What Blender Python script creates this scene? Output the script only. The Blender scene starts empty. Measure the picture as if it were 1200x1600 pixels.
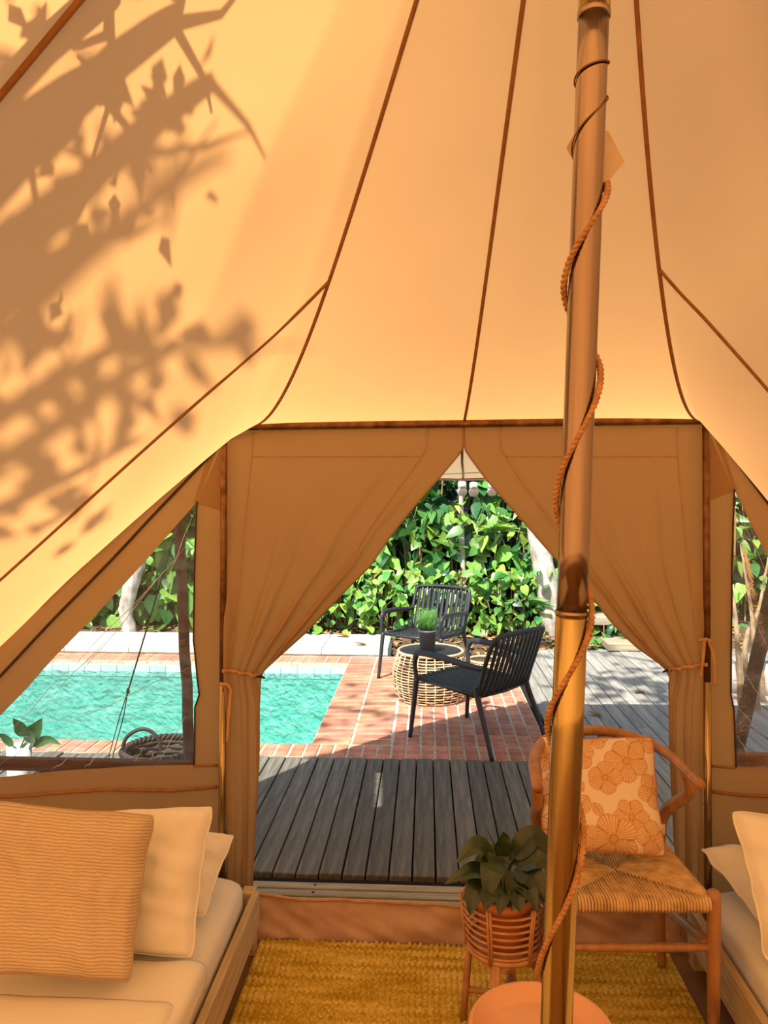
import bpy, bmesh, math, random
from mathutils import Vector, Matrix, noise
random.seed(7)
SC = bpy.context.scene
COL = SC.collection
PI = math.pi

# ------------------------------------------------------------------ camera, sky, sun, exposure
CAM_H, FOC, UH, VH, TH = 1.54, 1200.0, 600.0, 765.0, math.radians(3.2)
cam = bpy.data.cameras.new('camera'); camo = bpy.data.objects.new('camera', cam); COL.objects.link(camo)
cam.sensor_fit = 'AUTO'; cam.sensor_width = 36.0; cam.lens = 36.0 * FOC / 1600.0
cam.shift_y = -(800.0 - VH) / 1600.0
cam.clip_start = 0.05; cam.clip_end = 200
camo.location = (0, 0, CAM_H); camo.rotation_euler = (PI / 2, 0, TH)
SC.camera = camo

world = bpy.data.worlds.new('world'); SC.world = world; world.use_nodes = True
nt = world.node_tree; nt.nodes.clear()
wo = nt.nodes.new('ShaderNodeOutputWorld'); bg = nt.nodes.new('ShaderNodeBackground'); sky = nt.nodes.new('ShaderNodeTexSky')
KX, KY = 0.30, 0.65                       # horizontal run of the sunlight for each metre it falls
SUN_EL = math.atan2(1.0, math.hypot(KX, KY))
sky.sky_type = 'NISHITA'; sky.sun_disc = False; sky.sun_elevation = SUN_EL
sky.sun_rotation = math.atan2(-KX, -KY); sky.air_density = 1.0; sky.dust_density = 2.0
bg.inputs['Strength'].default_value = 0.13
nt.links.new(sky.outputs[0], bg.inputs[0]); nt.links.new(bg.outputs[0], wo.inputs[0])
sun = bpy.data.lights.new('sun', 'SUN'); sun.energy = 5.0; sun.angle = math.radians(0.6); sun.color = (1.0, 0.95, 0.86)
suno = bpy.data.objects.new('sun', sun); COL.objects.link(suno); suno.location = (-2, -6, 10)
suno.rotation_euler = Vector((KX, KY, -1)).to_track_quat('-Z', 'Y').to_euler()
SC.view_settings.view_transform = 'Standard'; SC.view_settings.look = 'None'
SC.view_settings.gamma = 1.0; SC.view_settings.use_curve_mapping = False
SC.view_settings.exposure = 0.85
try:
    SC.cycles.use_denoising = True
    SC.cycles.max_bounces = 12; SC.cycles.diffuse_bounces = 7; SC.cycles.transparent_max_bounces = 12
    SC.cycles.caustics_reflective = False; SC.cycles.caustics_refractive = False
except Exception:
    pass

# ------------------------------------------------------------------ photo pixel -> place
DV = Vector((-math.sin(TH), math.cos(TH), 0)); RV = Vector((math.cos(TH), math.sin(TH), 0)); UP = Vector((0, 0, 1))
CP = Vector((0, 0, CAM_H))
def Q(x, Z, z): return Vector((0, 0, z)) + DV * Z + RV * x
def P(u, v, Z): return CP + DV * Z + RV * ((u - UH) / FOC * Z) + UP * ((VH - v) / FOC * Z)
def G(u, v, z=0.0): return P(u, v, (CAM_H - z) * FOC / (v - VH))
YW = 2.62
def W(u, v, Y=YW):
    d = DV + RV * ((u - UH) / FOC) + UP * ((VH - v) / FOC)
    return CP + d * (Y / d.y)
def lerp(a, b, t): return a + (b - a) * t
def pl(tab, x):                                    # piecewise linear table
    if x <= tab[0][0]: return tab[0][1]
    for (a, fa), (b, fb) in zip(tab, tab[1:]):
        if x <= b: return fa + (fb - fa) * (x - a) / (b - a)
    return tab[-1][1]
def sm(tab, x):                                    # the same, smoothed
    h = 7.0
    return sum(pl(tab, x + k * h) for k in (-1, -.5, 0, .5, 1)) / 5
def n3(x, y, z=0.0): return noise.noise(Vector((x, y, z)))

# ------------------------------------------------------------------ mesh helpers
class MB:
    def __init__(s): s.v = []; s.f = []
    def add(s, vs, fs):
        o = len(s.v); s.v += [Vector(a) for a in vs]; s.f += [tuple(i + o for i in f) for f in fs]; return s
    def grid(s, fn, nu, nv, cu=False):
        vs = [fn(i / nu, j / nv) for j in range(nv + 1) for i in range(nu + (0 if cu else 1))]
        w = nu if cu else nu + 1; fs = []
        for j in range(nv):
            for i in range(nu):
                a = j * w + i; b = j * w + (i + 1) % w
                fs.append((a, b, b + w, a + w))
        return s.add(vs, fs)
    def box(s, c, sx, sy, sz, m=None, bev=0.0):
        c = Vector(c); hx, hy, hz = sx / 2, sy / 2, sz / 2
        b = min(bev, hx * .9, hy * .9, hz * .9)
        if b <= 0:
            vs = [Vector((x, y, z)) for z in (-hz, hz) for y in (-hy, hy) for x in (-hx, hx)]
            fs = [(0, 2, 3, 1), (4, 5, 7, 6), (0, 1, 5, 4), (2, 6, 7, 3), (0, 4, 6, 2), (1, 3, 7, 5)]
        else:                                      # top edges chamfered
            vs = [Vector((x, y, -hz)) for y in (-hy, hy) for x in (-hx, hx)]
            vs += [Vector((x, y, hz - b)) for y in (-hy, hy) for x in (-hx, hx)]
            vs += [Vector((x, y, hz)) for y in (-hy + b, hy - b) for x in (-hx + b, hx - b)]
            fs = [(0, 2, 3, 1), (8, 9, 11, 10)]
            for o in (0, 4):
                fs += [(o, o + 1, o + 5, o + 4), (o + 1, o + 3, o + 7, o + 5), (o + 3, o + 2, o + 6, o + 7), (o + 2, o, o + 4, o + 6)]
        if m: vs = [m @ a for a in vs]
        return s.add([a + c for a in vs], fs)
    def tube(s, path, r, n=8, closed=False, cap=True, sq=None):
        path = [Vector(p) for p in path]; N = len(path)
        rr = r if isinstance(r, (list, tuple)) else [r] * N
        def tan(i):
            if closed: t = path[(i + 1) % N] - path[i - 1]
            else: t = path[min(i + 1, N - 1)] - path[max(i - 1, 0)]
            return t.normalized() if t.length > 1e-9 else Vector((0, 0, 1))
        t0 = tan(0); a = Vector((0, 0, 1)) if abs(t0.z) < .9 else Vector((1, 0, 0))
        nrm = (a - t0 * a.dot(t0)).normalized(); vs = []
        for i in range(N):
            t = tan(i); nrm = (nrm - t * nrm.dot(t))
            nrm = nrm.normalized() if nrm.length > 1e-6 else t.orthogonal().normalized()
            b = t.cross(nrm)
            for k in range(n):
                an = 2 * PI * k / n
                q = (sq or 1.0)
                vs.append(path[i] + (nrm * math.cos(an) + b * math.sin(an) * q) * rr[i])
        fs = []
        for i in range(N if closed else N - 1):
            j = (i + 1) % N
            for k in range(n):
                fs.append((i * n + k, i * n + (k + 1) % n, j * n + (k + 1) % n, j * n + k))
        if cap and not closed:
            fs.append(tuple(range(n - 1, -1, -1))); fs.append(tuple((N - 1) * n + k for k in range(n)))
        return s.add(vs, fs)
    def lathe(s, prof, n=24, c=(0, 0, 0), cap=True):
        c = Vector(c); vs = []; fs = []
        for (r, z) in prof:
            for k in range(n):
                a = 2 * PI * k / n; vs.append(c + Vector((r * math.cos(a), r * math.sin(a), z)))
        for i in range(len(prof) - 1):
            for k in range(n):
                fs.append((i * n + k, i * n + (k + 1) % n, (i + 1) * n + (k + 1) % n, (i + 1) * n + k))
        if cap:
            fs.append(tuple(range(n - 1, -1, -1))); fs.append(tuple((len(prof) - 1) * n + k for k in range(n)))
        return s.add(vs, fs)
    def mesh(s, name, mat, smooth=True):
        me = bpy.data.meshes.new(name); me.from_pydata([tuple(v) for v in s.v], [], s.f)
        me.materials.append(mat)
        if smooth: me.polygons.foreach_set('use_smooth', [True] * len(me.polygons))
        me.update(); return me

def link(name, me, parent=None, loc=None, kind=None):
    o = bpy.data.objects.new(name, me); COL.objects.link(o)
    if parent:
        o.parent = parent
        if loc is None: o.matrix_parent_inverse = parent.matrix_basis.inverted()
    if loc is not None: o.location = loc
    if kind: o['kind'] = kind
    return o
def part(name, mb, mat, parent=None, smooth=True, kind=None, label=None):
    o = link(name, mb.mesh(name, mat, smooth), parent, kind=kind)
    if label: o['label'] = label
    return o
def tag(o, label, cat, group=None, kind=None):
    o['label'] = label; o['category'] = cat
    if group: o['group'] = group
    if kind: o['kind'] = kind
    return o
def thing(name, label, cat, loc=(0, 0, 0), rz=0.0, group=None, kind=None):
    o = bpy.data.objects.new(name, None); COL.objects.link(o); o.empty_display_size = .05
    o.location = loc; o.rotation_euler = (0, 0, rz)
    return tag(o, label, cat, group, kind)
def lpart(name, mb, mat, parent, smooth=True, kind=None):     # part given in its thing's own coordinates
    o = bpy.data.objects.new(name, mb.mesh(name, mat, smooth)); COL.objects.link(o); o.parent = parent
    if kind: o['kind'] = kind
    return o
def child(o, name, me, parent):
    c = bpy.data.objects.new(name, me); COL.objects.link(c); c.parent = parent; return c
def catmull(pts, n):
    pts = [Vector(p) for p in pts]; out = []
    for i in range(len(pts) - 1):
        p0 = pts[max(i - 1, 0)]; p1 = pts[i]; p2 = pts[i + 1]; p3 = pts[min(i + 2, len(pts) - 1)]
        for k in range(n):
            t = k / n
            out.append(.5 * ((2 * p1) + (p2 - p0) * t + (2 * p0 - 5 * p1 + 4 * p2 - p3) * t * t + (3 * p1 - p0 - 3 * p2 + p3) * t ** 3))
    out.append(pts[-1]); return out
def solidify(o, th):
    m = o.modifiers.new('thick', 'SOLIDIFY'); m.thickness = th; m.offset = 0

# ------------------------------------------------------------------ materials
def lin(c):
    if isinstance(c, str):
        c = tuple(int(c[i:i + 2], 16) / 255 for i in (0, 2, 4))
        c = tuple((x / 12.92 if x <= .04045 else ((x + .055) / 1.055) ** 2.4) for x in c)
    return (c[0], c[1], c[2], 1)
def new_mat(name):
    m = bpy.data.materials.new(name); m.use_nodes = True; t = m.node_tree; t.nodes.clear()
    out = t.nodes.new('ShaderNodeOutputMaterial'); return m, t, out
def coords(t, scale=(1, 1, 1), kind='Object', rot=(0, 0, 0)):
    tc = t.nodes.new('ShaderNodeTexCoord'); mp = t.nodes.new('ShaderNodeMapping')
    mp.inputs['Scale'].default_value = scale; mp.inputs['Rotation'].default_value = rot
    t.links.new(tc.outputs[kind], mp.inputs[0]); return mp.outputs[0]
def tex_noise(t, vec, scale, detail=4, rough=.55, dist=0.0):
    n = t.nodes.new('ShaderNodeTexNoise'); n.inputs['Scale'].default_value = scale; n.inputs['Detail'].default_value = detail
    n.inputs['Roughness'].default_value = rough; n.inputs['Distortion'].default_value = dist
    t.links.new(vec, n.inputs['Vector']); return n.outputs['Fac']
def ramp(t, fac, stops):
    r = t.nodes.new('ShaderNodeValToRGB'); e = r.color_ramp.elements
    while len(e) < len(stops): e.new(.5)
    for k, (p, c) in enumerate(stops): e[k].position = p; e[k].color = lin(c)
    t.links.new(fac, r.inputs[0]); return r.outputs[0]
def bump(t, h, strength, dist=.01):
    b = t.nodes.new('ShaderNodeBump'); b.inputs['Strength'].default_value = strength; b.inputs['Distance'].default_value = dist
    t.links.new(h, b.inputs['Height']); return b.outputs[0]
def vary(t, col, hue=.0, val=.25):                 # every object its own shade
    oi = t.nodes.new('ShaderNodeObjectInfo'); mr = t.nodes.new('ShaderNodeMapRange')
    mr.inputs['To Min'].default_value = 1 - val; mr.inputs['To Max'].default_value = 1 + val
    t.links.new(oi.outputs['Random'], mr.inputs[0])
    h = t.nodes.new('ShaderNodeHueSaturation'); t.links.new(mr.outputs[0], h.inputs['Value']); t.links.new(col, h.inputs['Color'])
    if hue:
        m2 = t.nodes.new('ShaderNodeMapRange'); m2.inputs['To Min'].default_value = .5 - hue; m2.inputs['To Max'].default_value = .5 + hue
        fr = t.nodes.new('ShaderNodeMath'); fr.operation = 'FRACT'; ml = t.nodes.new('ShaderNodeMath'); ml.operation = 'MULTIPLY'
        ml.inputs[1].default_value = 7.31; t.links.new(oi.outputs['Random'], ml.inputs[0]); t.links.new(ml.outputs[0], fr.inputs[0])
        t.links.new(fr.outputs[0], m2.inputs[0]); t.links.new(m2.outputs[0], h.inputs['Hue'])
    return h.outputs[0]
def solid(name, stops, scale=8, rough=.6, metal=0.0, bmp=0.0, bscale=None, stretch=(1, 1, 1), val=0.0, hue=0.0, coat=0.0, detail=5, spec=.5, bdist=.005, kind='Object', trans=0.0):
    m, t, out = new_mat(name); b = t.nodes.new('ShaderNodeBsdfPrincipled')
    vec = coords(t, stretch, kind); f = tex_noise(t, vec, scale, detail)
    if len(stops) == 1: stops = [(0, stops[0]), (1, stops[0])]
    elif not isinstance(stops[0], tuple) or len(stops[0]) == 3: stops = [(.32, stops[0]), (.68, stops[1])]
    c = ramp(t, f, stops)
    if val or hue: c = vary(t, c, hue, val)
    t.links.new(c, b.inputs['Base Color']); b.inputs['Roughness'].default_value = rough; b.inputs['Metallic'].default_value = metal
    b.inputs['Specular IOR Level'].default_value = spec
    if coat: b.inputs['Coat Weight'].default_value = coat
    if bmp:
        h = tex_noise(t, vec, bscale or scale * 3, 4); t.links.new(bump(t, h, bmp, bdist), b.inputs['Normal'])
    if trans:
        tr = t.nodes.new('ShaderNodeBsdfTranslucent'); t.links.new(c, tr.inputs[0])
        mx = t.nodes.new('ShaderNodeMixShader'); mx.inputs[0].default_value = trans
        t.links.new(b.outputs[0], mx.inputs[1]); t.links.new(tr.outputs[0], mx.inputs[2]); t.links.new(mx.outputs[0], out.inputs[0])
    else: t.links.new(b.outputs[0], out.inputs[0])
    return m
def canvas(name, refl, tran, mix, weave=900, bs=.12):
    m, t, out = new_mat(name); vec = coords(t)
    f = tex_noise(t, vec, 1.7, 5, .6); f2 = tex_noise(t, vec, 45, 3)
    d = t.nodes.new('ShaderNodeBsdfDiffuse'); tr = t.nodes.new('ShaderNodeBsdfTranslucent')
    k = lambda c, s: tuple(x * s for x in c)
    t.links.new(ramp(t, f, [(.3, k(refl, .92)), (.7, refl)]), d.inputs[0])
    t.links.new(ramp(t, f, [(.3, k(tran, .92)), (.7, tran)]), tr.inputs[0])
    nb = bump(t, f2, bs, .002); t.links.new(nb, d.inputs['Normal'])
    mx = t.nodes.new('ShaderNodeMixShader'); mx.inputs[0].default_value = mix
    t.links.new(d.outputs[0], mx.inputs[1]); t.links.new(tr.outputs[0], mx.inputs[2]); t.links.new(mx.outputs[0], out.inputs[0])
    return m
M = {}
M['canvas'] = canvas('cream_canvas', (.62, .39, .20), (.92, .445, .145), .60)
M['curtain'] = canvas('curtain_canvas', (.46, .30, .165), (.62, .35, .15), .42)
M['awning'] = canvas('awning_canvas', (.66, .56, .42), (.70, .50, .28), .35)
M['seam'] = solid('seam_tape', ['9c6c38', '85582a'], 30, .9)
M['seam_light'] = solid('stitched_hem', ['c09468', 'a87e54'], 30, .9)
M['binding'] = solid('dark_binding', ['4a2f18', '33200f'], 30, .9)
M['groundsheet'] = solid('groundsheet', ['8c6a42', '6e5130'], 3, .55, bmp=.2, bscale=14)
M['sill'] = solid('threshold_pvc', ['c2a294', 'ac8a7a'], 5, .5, bmp=.35, bscale=12, bdist=.01)
M['steel'] = solid('brass_tube', ['b09a70', '9c8458'], 3, .2, 1.0, bmp=.05, bscale=60, stretch=(6, 6, .4))
M['brass'] = solid('golden_brass_tube', ['c2ad78', 'a89058'], 3, .17, 1.0, bmp=.05, bscale=60, stretch=(6, 6, .4))
M['copper'] = solid('copper_tube', ['a08c7c', '86705e'], 3, .17, 1.0, bmp=.05, bscale=60, stretch=(6, 6, .4))
M['rustpipe'] = solid('old_pipe', ['8a6440', '5a3c22'], 25, .42, .8, bmp=.2, bscale=90)
M['rope'] = solid('jute_rope', ['b98a5c', '946640'], 60, .95, bmp=.5, bscale=200)
M['cord'] = solid('thin_cord', ['7a5228', '66431f'], 60, .9)
M['tagcloth'] = solid('label_cloth', ['e4d2b8', 'd6c0a0'], 20, .8, trans=.3)
M['deck'] = solid('weathered_deck_shade_tone', [(.2, '4a4840'), (.5, '68655a'), (.8, '878275')], 7, .75, bmp=.5, bscale=30, stretch=(9, .7, 6), val=.22)  # weathered grey, darkened so the colour carries the awning's shade
M['deck_lit_tone'] = solid('weathered_deck_lit_tone', [(.2, '77746c'), (.5, '98948a'), (.8, 'b4afa4')], 7, .75, bmp=.5, bscale=30, stretch=(9, .7, 6), val=.18)  # same boards in a paler copy, sunlight put into the colour
M['slat'] = solid('step_slat', ['b5aa8e', '8f866c'], 6, .8, bmp=.4, bscale=25, stretch=(.6, 8, 6), val=.12)
M['under'] = solid('deck_void', ['14110d', '0d0b08'], 5, 1.0)
M['brick'] = solid('fired_brick', [(.25, '94604a'), (.55, 'b98064'), (.8, 'd09a7c')], 14, .85, bmp=.6, bscale=45, val=.2, hue=.01)
M['mortar'] = solid('mortar', ['cfc4b4', 'a99c8a'], 30, .95, bmp=.4, bscale=80)
M['stone'] = solid('ledge_stone', [(.25, '9c9a95'), (.5, 'c9c5bd'), (.75, 'e4e0d8')], 5, .8, bmp=.4, bscale=30, val=.08)
M['pooltile'] = solid('pool_lining', [(.3, '5cc4b6'), (.55, '86d8ca'), (.75, 'b4ece2')], 9, .5, detail=8)
M['waterline'] = solid('waterline_tile', ['bfe0da', '9fcfc8'], 20, .35, val=.1)
M['soil'] = solid('soil', ['6d5640', '44331f'], 9, .95, bmp=.8, bscale=40, bdist=.02)
M['litter'] = solid('leaf_litter', ['b08a5a', '7d5a36'], 40, .9, hue=.02)
M['deadleaf'] = solid('dead_leaf', ['b58a58', '8d6238'], 40, .8, trans=.2)
M['bark'] = solid('grey_bark', [(.3, '8a8075'), (.6, 'c9c2b4'), (.8, 'e6e0d2')], 14, .9, bmp=.7, bscale=40, stretch=(1, 1, .5))
M['barkd'] = solid('dark_bark', ['6b4d36', '4a3322'], 18, .9, bmp=.7, bscale=50, stretch=(1, 1, .3))
M['twig'] = solid('twig', ['b49a78', '8a7050'], 20, .9)
M['post'] = solid('brown_post', ['5e4330', '402b1c'], 12, .7, bmp=.4, bscale=50, stretch=(4, 4, .4))
M['beam'] = solid('brown_beam', ['7c5532', '5c3c20'], 8, .7, bmp=.3, bscale=40, stretch=(.5, 6, 6))
M['pine'] = solid('pale_pine', [(.3, 'a89068'), (.55, 'bca782'), (.75, 'cebc9a')], 6, .6, bmp=.15, bscale=30, stretch=(9, .7, 9))
M['teak'] = solid('warm_teak', [(.3, '8a5f3c'), (.55, 'a4764c'), (.8, 'b88a5e')], 10, .4, bmp=.12, bscale=50, stretch=(3, 3, 1), coat=.15)
M['rush'] = solid('rush_cord', [(.25, 'a08256'), (.5, 'c4a474'), (.8, 'dcc296')], 30, .75, bmp=.4, bscale=120)
M['rattan'] = solid('rattan_cane', [(.3, 'a8744a'), (.7, 'c9976a')], 25, .5, bmp=.2, bscale=70)
M['wicker'] = solid('pale_wicker', [(.25, 'b89468'), (.5, 'd9bf95'), (.8, 'efdcb8')], 30, .7, bmp=.2, bscale=70)
M['terracotta'] = solid('terracotta', [(.3, 'b5693e'), (.6, 'c67c4e'), (.8, 'd08a5c')], 7, .75, bmp=.15, bscale=60)
M['clay'] = solid('pale_terracotta', [(.3, 'cc9a78'), (.6, 'd4a586'), (.8, 'dcb294')], 5, .6, bmp=.1, bscale=60)
M['soilpot'] = solid('potting_soil', ['3a2a1c', '241a10'], 60, 1.0, bmp=.8, bscale=120)
M['lily'] = solid('dark_glossy_leaf', ['1c3018', '283e20'], 12, .35, coat=.2, trans=.08, val=.25)
M['char'] = solid('charcoal_plastic', ['34363a', '2b2d30'], 20, .38, bmp=.06, bscale=300)
M['tabletop'] = solid('dark_table_top', ['2a2c2f', '222427'], 20, .45)
M['greypot'] = solid('grey_pot', ['6e7176', '5c6066'], 10, .45)
M['whitepot'] = solid('white_pot', ['e6e4de', 'd6d3cc'], 10, .5)
M['herb'] = solid('fine_herb', ['5fa04a', '8cc86a'], 40, .6, trans=.4)
M['leaf_a'] = solid('bright_leaf', ['7eac44', '9cc45c'], 8, .38, val=.3, hue=.03, trans=.32, coat=.15)
M['leaf_b'] = solid('mid_leaf', ['548c40', '74a854'], 8, .36, val=.35, hue=.03, trans=.28, coat=.2)
M['leaf_c'] = solid('deep_leaf', ['2c5a2e', '457a40'], 8, .32, val=.35, hue=.02, trans=.22, coat=.2)
M['leaf_y'] = solid('yellow_leaf', ['c2c24a', 'd8cc62'], 8, .5, val=.25, trans=.35)
M['darkfol'] = solid('background_leaf', ['3a5a2c', '587a3a'], 3, .5, trans=.2)
M['bulb'] = solid('frosted_bulb', ['f2f2f0', 'e6e8ea'], 5, .3, trans=.3)
M['socket'] = solid('bulb_socket', ['e4e4e2', 'd4d4d2'], 5, .4)
M['black'] = solid('black_cord', ['1a1714', '100e0c'], 10, .6)
M['linen'] = solid('white_linen', [(.3, 'dfdcd4'), (.7, 'eae7e0')], 3, .9, bmp=.12, bscale=300, spec=.2)
M['sheet'] = solid('white_sheet', [(.3, 'dedbd2'), (.7, 'e8e5dd')], 3, .9, bmp=.1, bscale=8, bdist=.012, spec=.2)
M['basket'] = solid('dark_basket', ['3a332c', '201b16'], 40, .7, bmp=.5, bscale=120)
M['piping'] = solid('orange_piping', ['b8702e', 'a86428'], 20, .8)

def crepe():                                       # crinkled coarse weave of the throw cushion
    m, t, out = new_mat('crinkled_weave'); b = t.nodes.new('ShaderNodeBsdfPrincipled')
    f1 = tex_noise(t, coords(t, (190, 34, 1), 'UV'), 1.0, 4, .6)
    w = t.nodes.new('ShaderNodeTexWave'); w.wave_type = 'BANDS'; w.bands_direction = 'Y'; w.inputs['Scale'].default_value = 15
    w.inputs['Distortion'].default_value = 3.0; w.inputs['Detail'].default_value = 3; w.inputs['Detail Scale'].default_value = 1.2
    t.links.new(coords(t, (1, 1, 1), 'UV'), w.inputs['Vector'])
    mu = t.nodes.new('ShaderNodeMath'); mu.operation = 'MULTIPLY_ADD'; mu.inputs[1].default_value = .8
    t.links.new(f1, mu.inputs[0]); t.links.new(w.outputs['Fac'], mu.inputs[2])
    c = ramp(t, mu.outputs[0], [(.2, 'ae9678'), (.7, 'bfa88c'), (1.0, 'd2bea4')])
    t.links.new(c, b.inputs['Base Color']); b.inputs['Roughness'].default_value = .95; b.inputs['Specular IOR Level'].default_value = .15
    t.links.new(bump(t, mu.outputs[0], .4, .003), b.inputs['Normal']); t.links.new(b.outputs[0], out.inputs[0]); return m
M['crepe'] = crepe()
def attr_mat(name):
    m, t, out = new_mat(name); b = t.nodes.new('ShaderNodeBsdfPrincipled'); a = t.nodes.new('ShaderNodeAttribute'); a.attribute_name = 'print'
    f = tex_noise(t, coords(t), 300, 2); t.links.new(bump(t, f, .15, .002), b.inputs['Normal'])
    t.links.new(a.outputs['Color'], b.inputs['Base Color']); b.inputs['Roughness'].default_value = .9; b.inputs['Specular IOR Level'].default_value = .15
    t.links.new(b.outputs[0], out.inputs[0]); return m
M['print'] = attr_mat('flower_print')
def rug_mat():
    m, t, out = new_mat('ochre_jute'); b = t.nodes.new('ShaderNodeBsdfPrincipled')
    f = tex_noise(t, coords(t, (3, 40, 1)), 1.0, 5, .7); f2 = tex_noise(t, coords(t), 110, 2)
    mx = t.nodes.new('ShaderNodeMath'); mx.operation = 'MULTIPLY_ADD'; mx.inputs[1].default_value = .45
    t.links.new(f2, mx.inputs[0]); t.links.new(f, mx.inputs[2])
    c = ramp(t, mx.outputs[0], [(.45, '7a6414'), (.66, 'b8982c'), (.86, 'e2c86a')])
    t.links.new(c, b.inputs['Base Color']); b.inputs['Roughness'].default_value = .9; b.inputs['Specular IOR Level'].default_value = .2
    t.links.new(b.outputs[0], out.inputs[0]); return m
M['rug'] = rug_mat()
def water_mat():
    m, t, out = new_mat('pool_water'); vec = coords(t, (1, 1.6, 1))
    f = tex_noise(t, vec, 9, 3, .55, .6); f2 = tex_noise(t, vec, 26, 3, .6, .4)
    ad = t.nodes.new('ShaderNodeMath'); ad.operation = 'MULTIPLY_ADD'; ad.inputs[1].default_value = .5
    t.links.new(f2, ad.inputs[0]); t.links.new(f, ad.inputs[2])
    nb = bump(t, ad.outputs[0], .85, .06)
    tr = t.nodes.new('ShaderNodeBsdfTransparent'); tr.inputs[0].default_value = (.80, .98, .95, 1)
    gl = t.nodes.new('ShaderNodeBsdfGlossy'); gl.inputs['Roughness'].default_value = .04; t.links.new(nb, gl.inputs['Normal'])
    fr = t.nodes.new('ShaderNodeFresnel'); fr.inputs[0].default_value = 1.33; t.links.new(nb, fr.inputs['Normal'])
    mx = t.nodes.new('ShaderNodeMixShader'); t.links.new(fr.outputs[0], mx.inputs[0])
    t.links.new(tr.outputs[0], mx.inputs[1]); t.links.new(gl.outputs[0], mx.inputs[2]); t.links.new(mx.outputs[0], out.inputs[0]); return m
M['water'] = water_mat()
def pvc_mat():
    m, t, out = new_mat('clear_window_vinyl'); vec = coords(t, (2.2, 2.2, 8), rot=(0, math.radians(40), 0))
    f = tex_noise(t, vec, 2.2, 5, .6, .5); nb = bump(t, f, .5, .03)
    tr = t.nodes.new('ShaderNodeBsdfTransparent'); tr.inputs[0].default_value = (.95, .96, .96, 1)
    gl = t.nodes.new('ShaderNodeBsdfGlossy'); gl.inputs['Roughness'].default_value = .08; t.links.new(nb, gl.inputs['Normal'])
    gl.inputs[0].default_value = (.9, .92, .95, 1)
    fr = t.nodes.new('ShaderNodeFresnel'); fr.inputs[0].default_value = 1.5; t.links.new(nb, fr.inputs['Normal'])
    df = t.nodes.new('ShaderNodeBsdfTranslucent'); df.inputs[0].default_value = (.85, .9, .92, 1)
    m1 = t.nodes.new('ShaderNodeMixShader'); t.links.new(fr.outputs[0], m1.inputs[0]); t.links.new(tr.outputs[0], m1.inputs[1]); t.links.new(gl.outputs[0], m1.inputs[2])
    m2 = t.nodes.new('ShaderNodeMixShader'); t.links.new(ramp(t, f, [(.45, (.02, .02, .02)), (.8, (.22, .22, .22))]), m2.inputs[0])
    t.links.new(m1.outputs[0], m2.inputs[1]); t.links.new(df.outputs[0], m2.inputs[2]); t.links.new(m2.outputs[0], out.inputs[0]); return m
M['pvc'] = pvc_mat()
M['crease'] = solid('vinyl_crease', ['eef2f6', 'dfe6ec'], 10, .15, trans=.6)

# ================================================================== TENT
APEX = Q(.306, 1.0, 3.0)
def sag(s, c=1.45): return c * s * s * (1 - s)
L0, L1, L3 = W(392, 663), W(345, 692), W(-90, 1083)
R0, R1, R3 = W(1097, 655), W(1107, 662), W(1425, 1066)
SEAM_B = Vector((-2.3, 1.40, .78)); SEAM_C = Vector((2.75, 1.40, .78))
def dense(pts, n): return [lerp(a, b, k / n) for a, b in zip(pts, pts[1:]) for k in range(n)] + [pts[-1]]
left_eave = dense([L0, L1], 3)[:-1] + catmull([L1, lerp(L1, L3, .5), L3, Vector((-1.95, 2.12, .80)), SEAM_B], 10)
right_eave = dense([R0, R1], 3)[:-1] + catmull([R1, lerp(R1, R3, .5), R3, Vector((2.42, 2.12, .80)), SEAM_C], 10)
back_eave = catmull([SEAM_B, Vector((-2.35, .2, .75)), Vector((-2.0, -1.4, .75)), Vector((-.9, -2.4, .75)), Vector((.25, -2.65, .75)),
                     Vector((1.4, -2.4, .75)), Vector((2.45, -1.4, .75)), Vector((2.8, .2, .75)), SEAM_C], 6)
front_eave = dense([L0, W(725, 661), R0], 10)
def roof_pt(b, s, c=1.45):
    s = max(0.0, min(1.0, s)); p = lerp(APEX, b, s)
    dl, dr = (b - L0).length, (b - R0).length          # the side sheets hang less than the door panel
    if b.y < YW - .02 or b.x < L0.x - .01 or b.x > R0.x + .01: c = 1.45 - .75 * min(1.0, min(dl, dr) / .9)
    else: c = .80 + .65 * min(1.0, abs(2 * (b.x - L0.x) / (R0.x - L0.x) - 1)) ** 2
    p = p - UP * sag(s, c)
    wr = max(0.0, 1 - dr / 1.4) if b.x > .3 else .35 * max(0.0, 1 - abs(b.x - .3) / .7) * (1 if b.y > 2.4 else 0)
    return p - RV * (.062 * wr * (4 * s * (1 - s)) ** .8)
def curve_at(cv, t):
    x = t * (len(cv) - 1); i = min(int(x), len(cv) - 2); return lerp(cv[i], cv[i + 1], x - i)
def roof_panel(cv, mat, c=1.45, nv=40, soft=0.0):
    mb = MB(); n = len(cv) - 1
    def fn(u, v):
        p = roof_pt(curve_at(cv, u), v, c)
        e = math.sin(PI * min(1, max(0, v)))
        if soft: p = p + UP * (soft * e * math.sin(PI * u) * n3(p.x * 2.2, p.y * 2.2, p.z * 2.2))
        return p
    return mb.grid(fn, n, nv)
ceiling = thing('ceiling', 'cream canvas tent roof glowing orange, sagging from its peak', 'tent roof', (0, 0, 0), kind='structure')
for cv, sf in ((front_eave, 0.0), (left_eave, .03), (right_eave, .03), (back_eave, .02)):
    part('roof_panel', roof_panel(cv, M['canvas'], soft=sf), M['canvas'], ceiling)
def seam_line(cv_b, s0, s1, wdt, n=40, drop=.002, mat='seam', c=1.45):
    path = [roof_pt(cv_b, lerp(s0, s1, k / n), c) - UP * drop for k in range(n + 1)]
    part('seam', MB().tube(path, wdt, 8), M[mat], ceiling)
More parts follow.
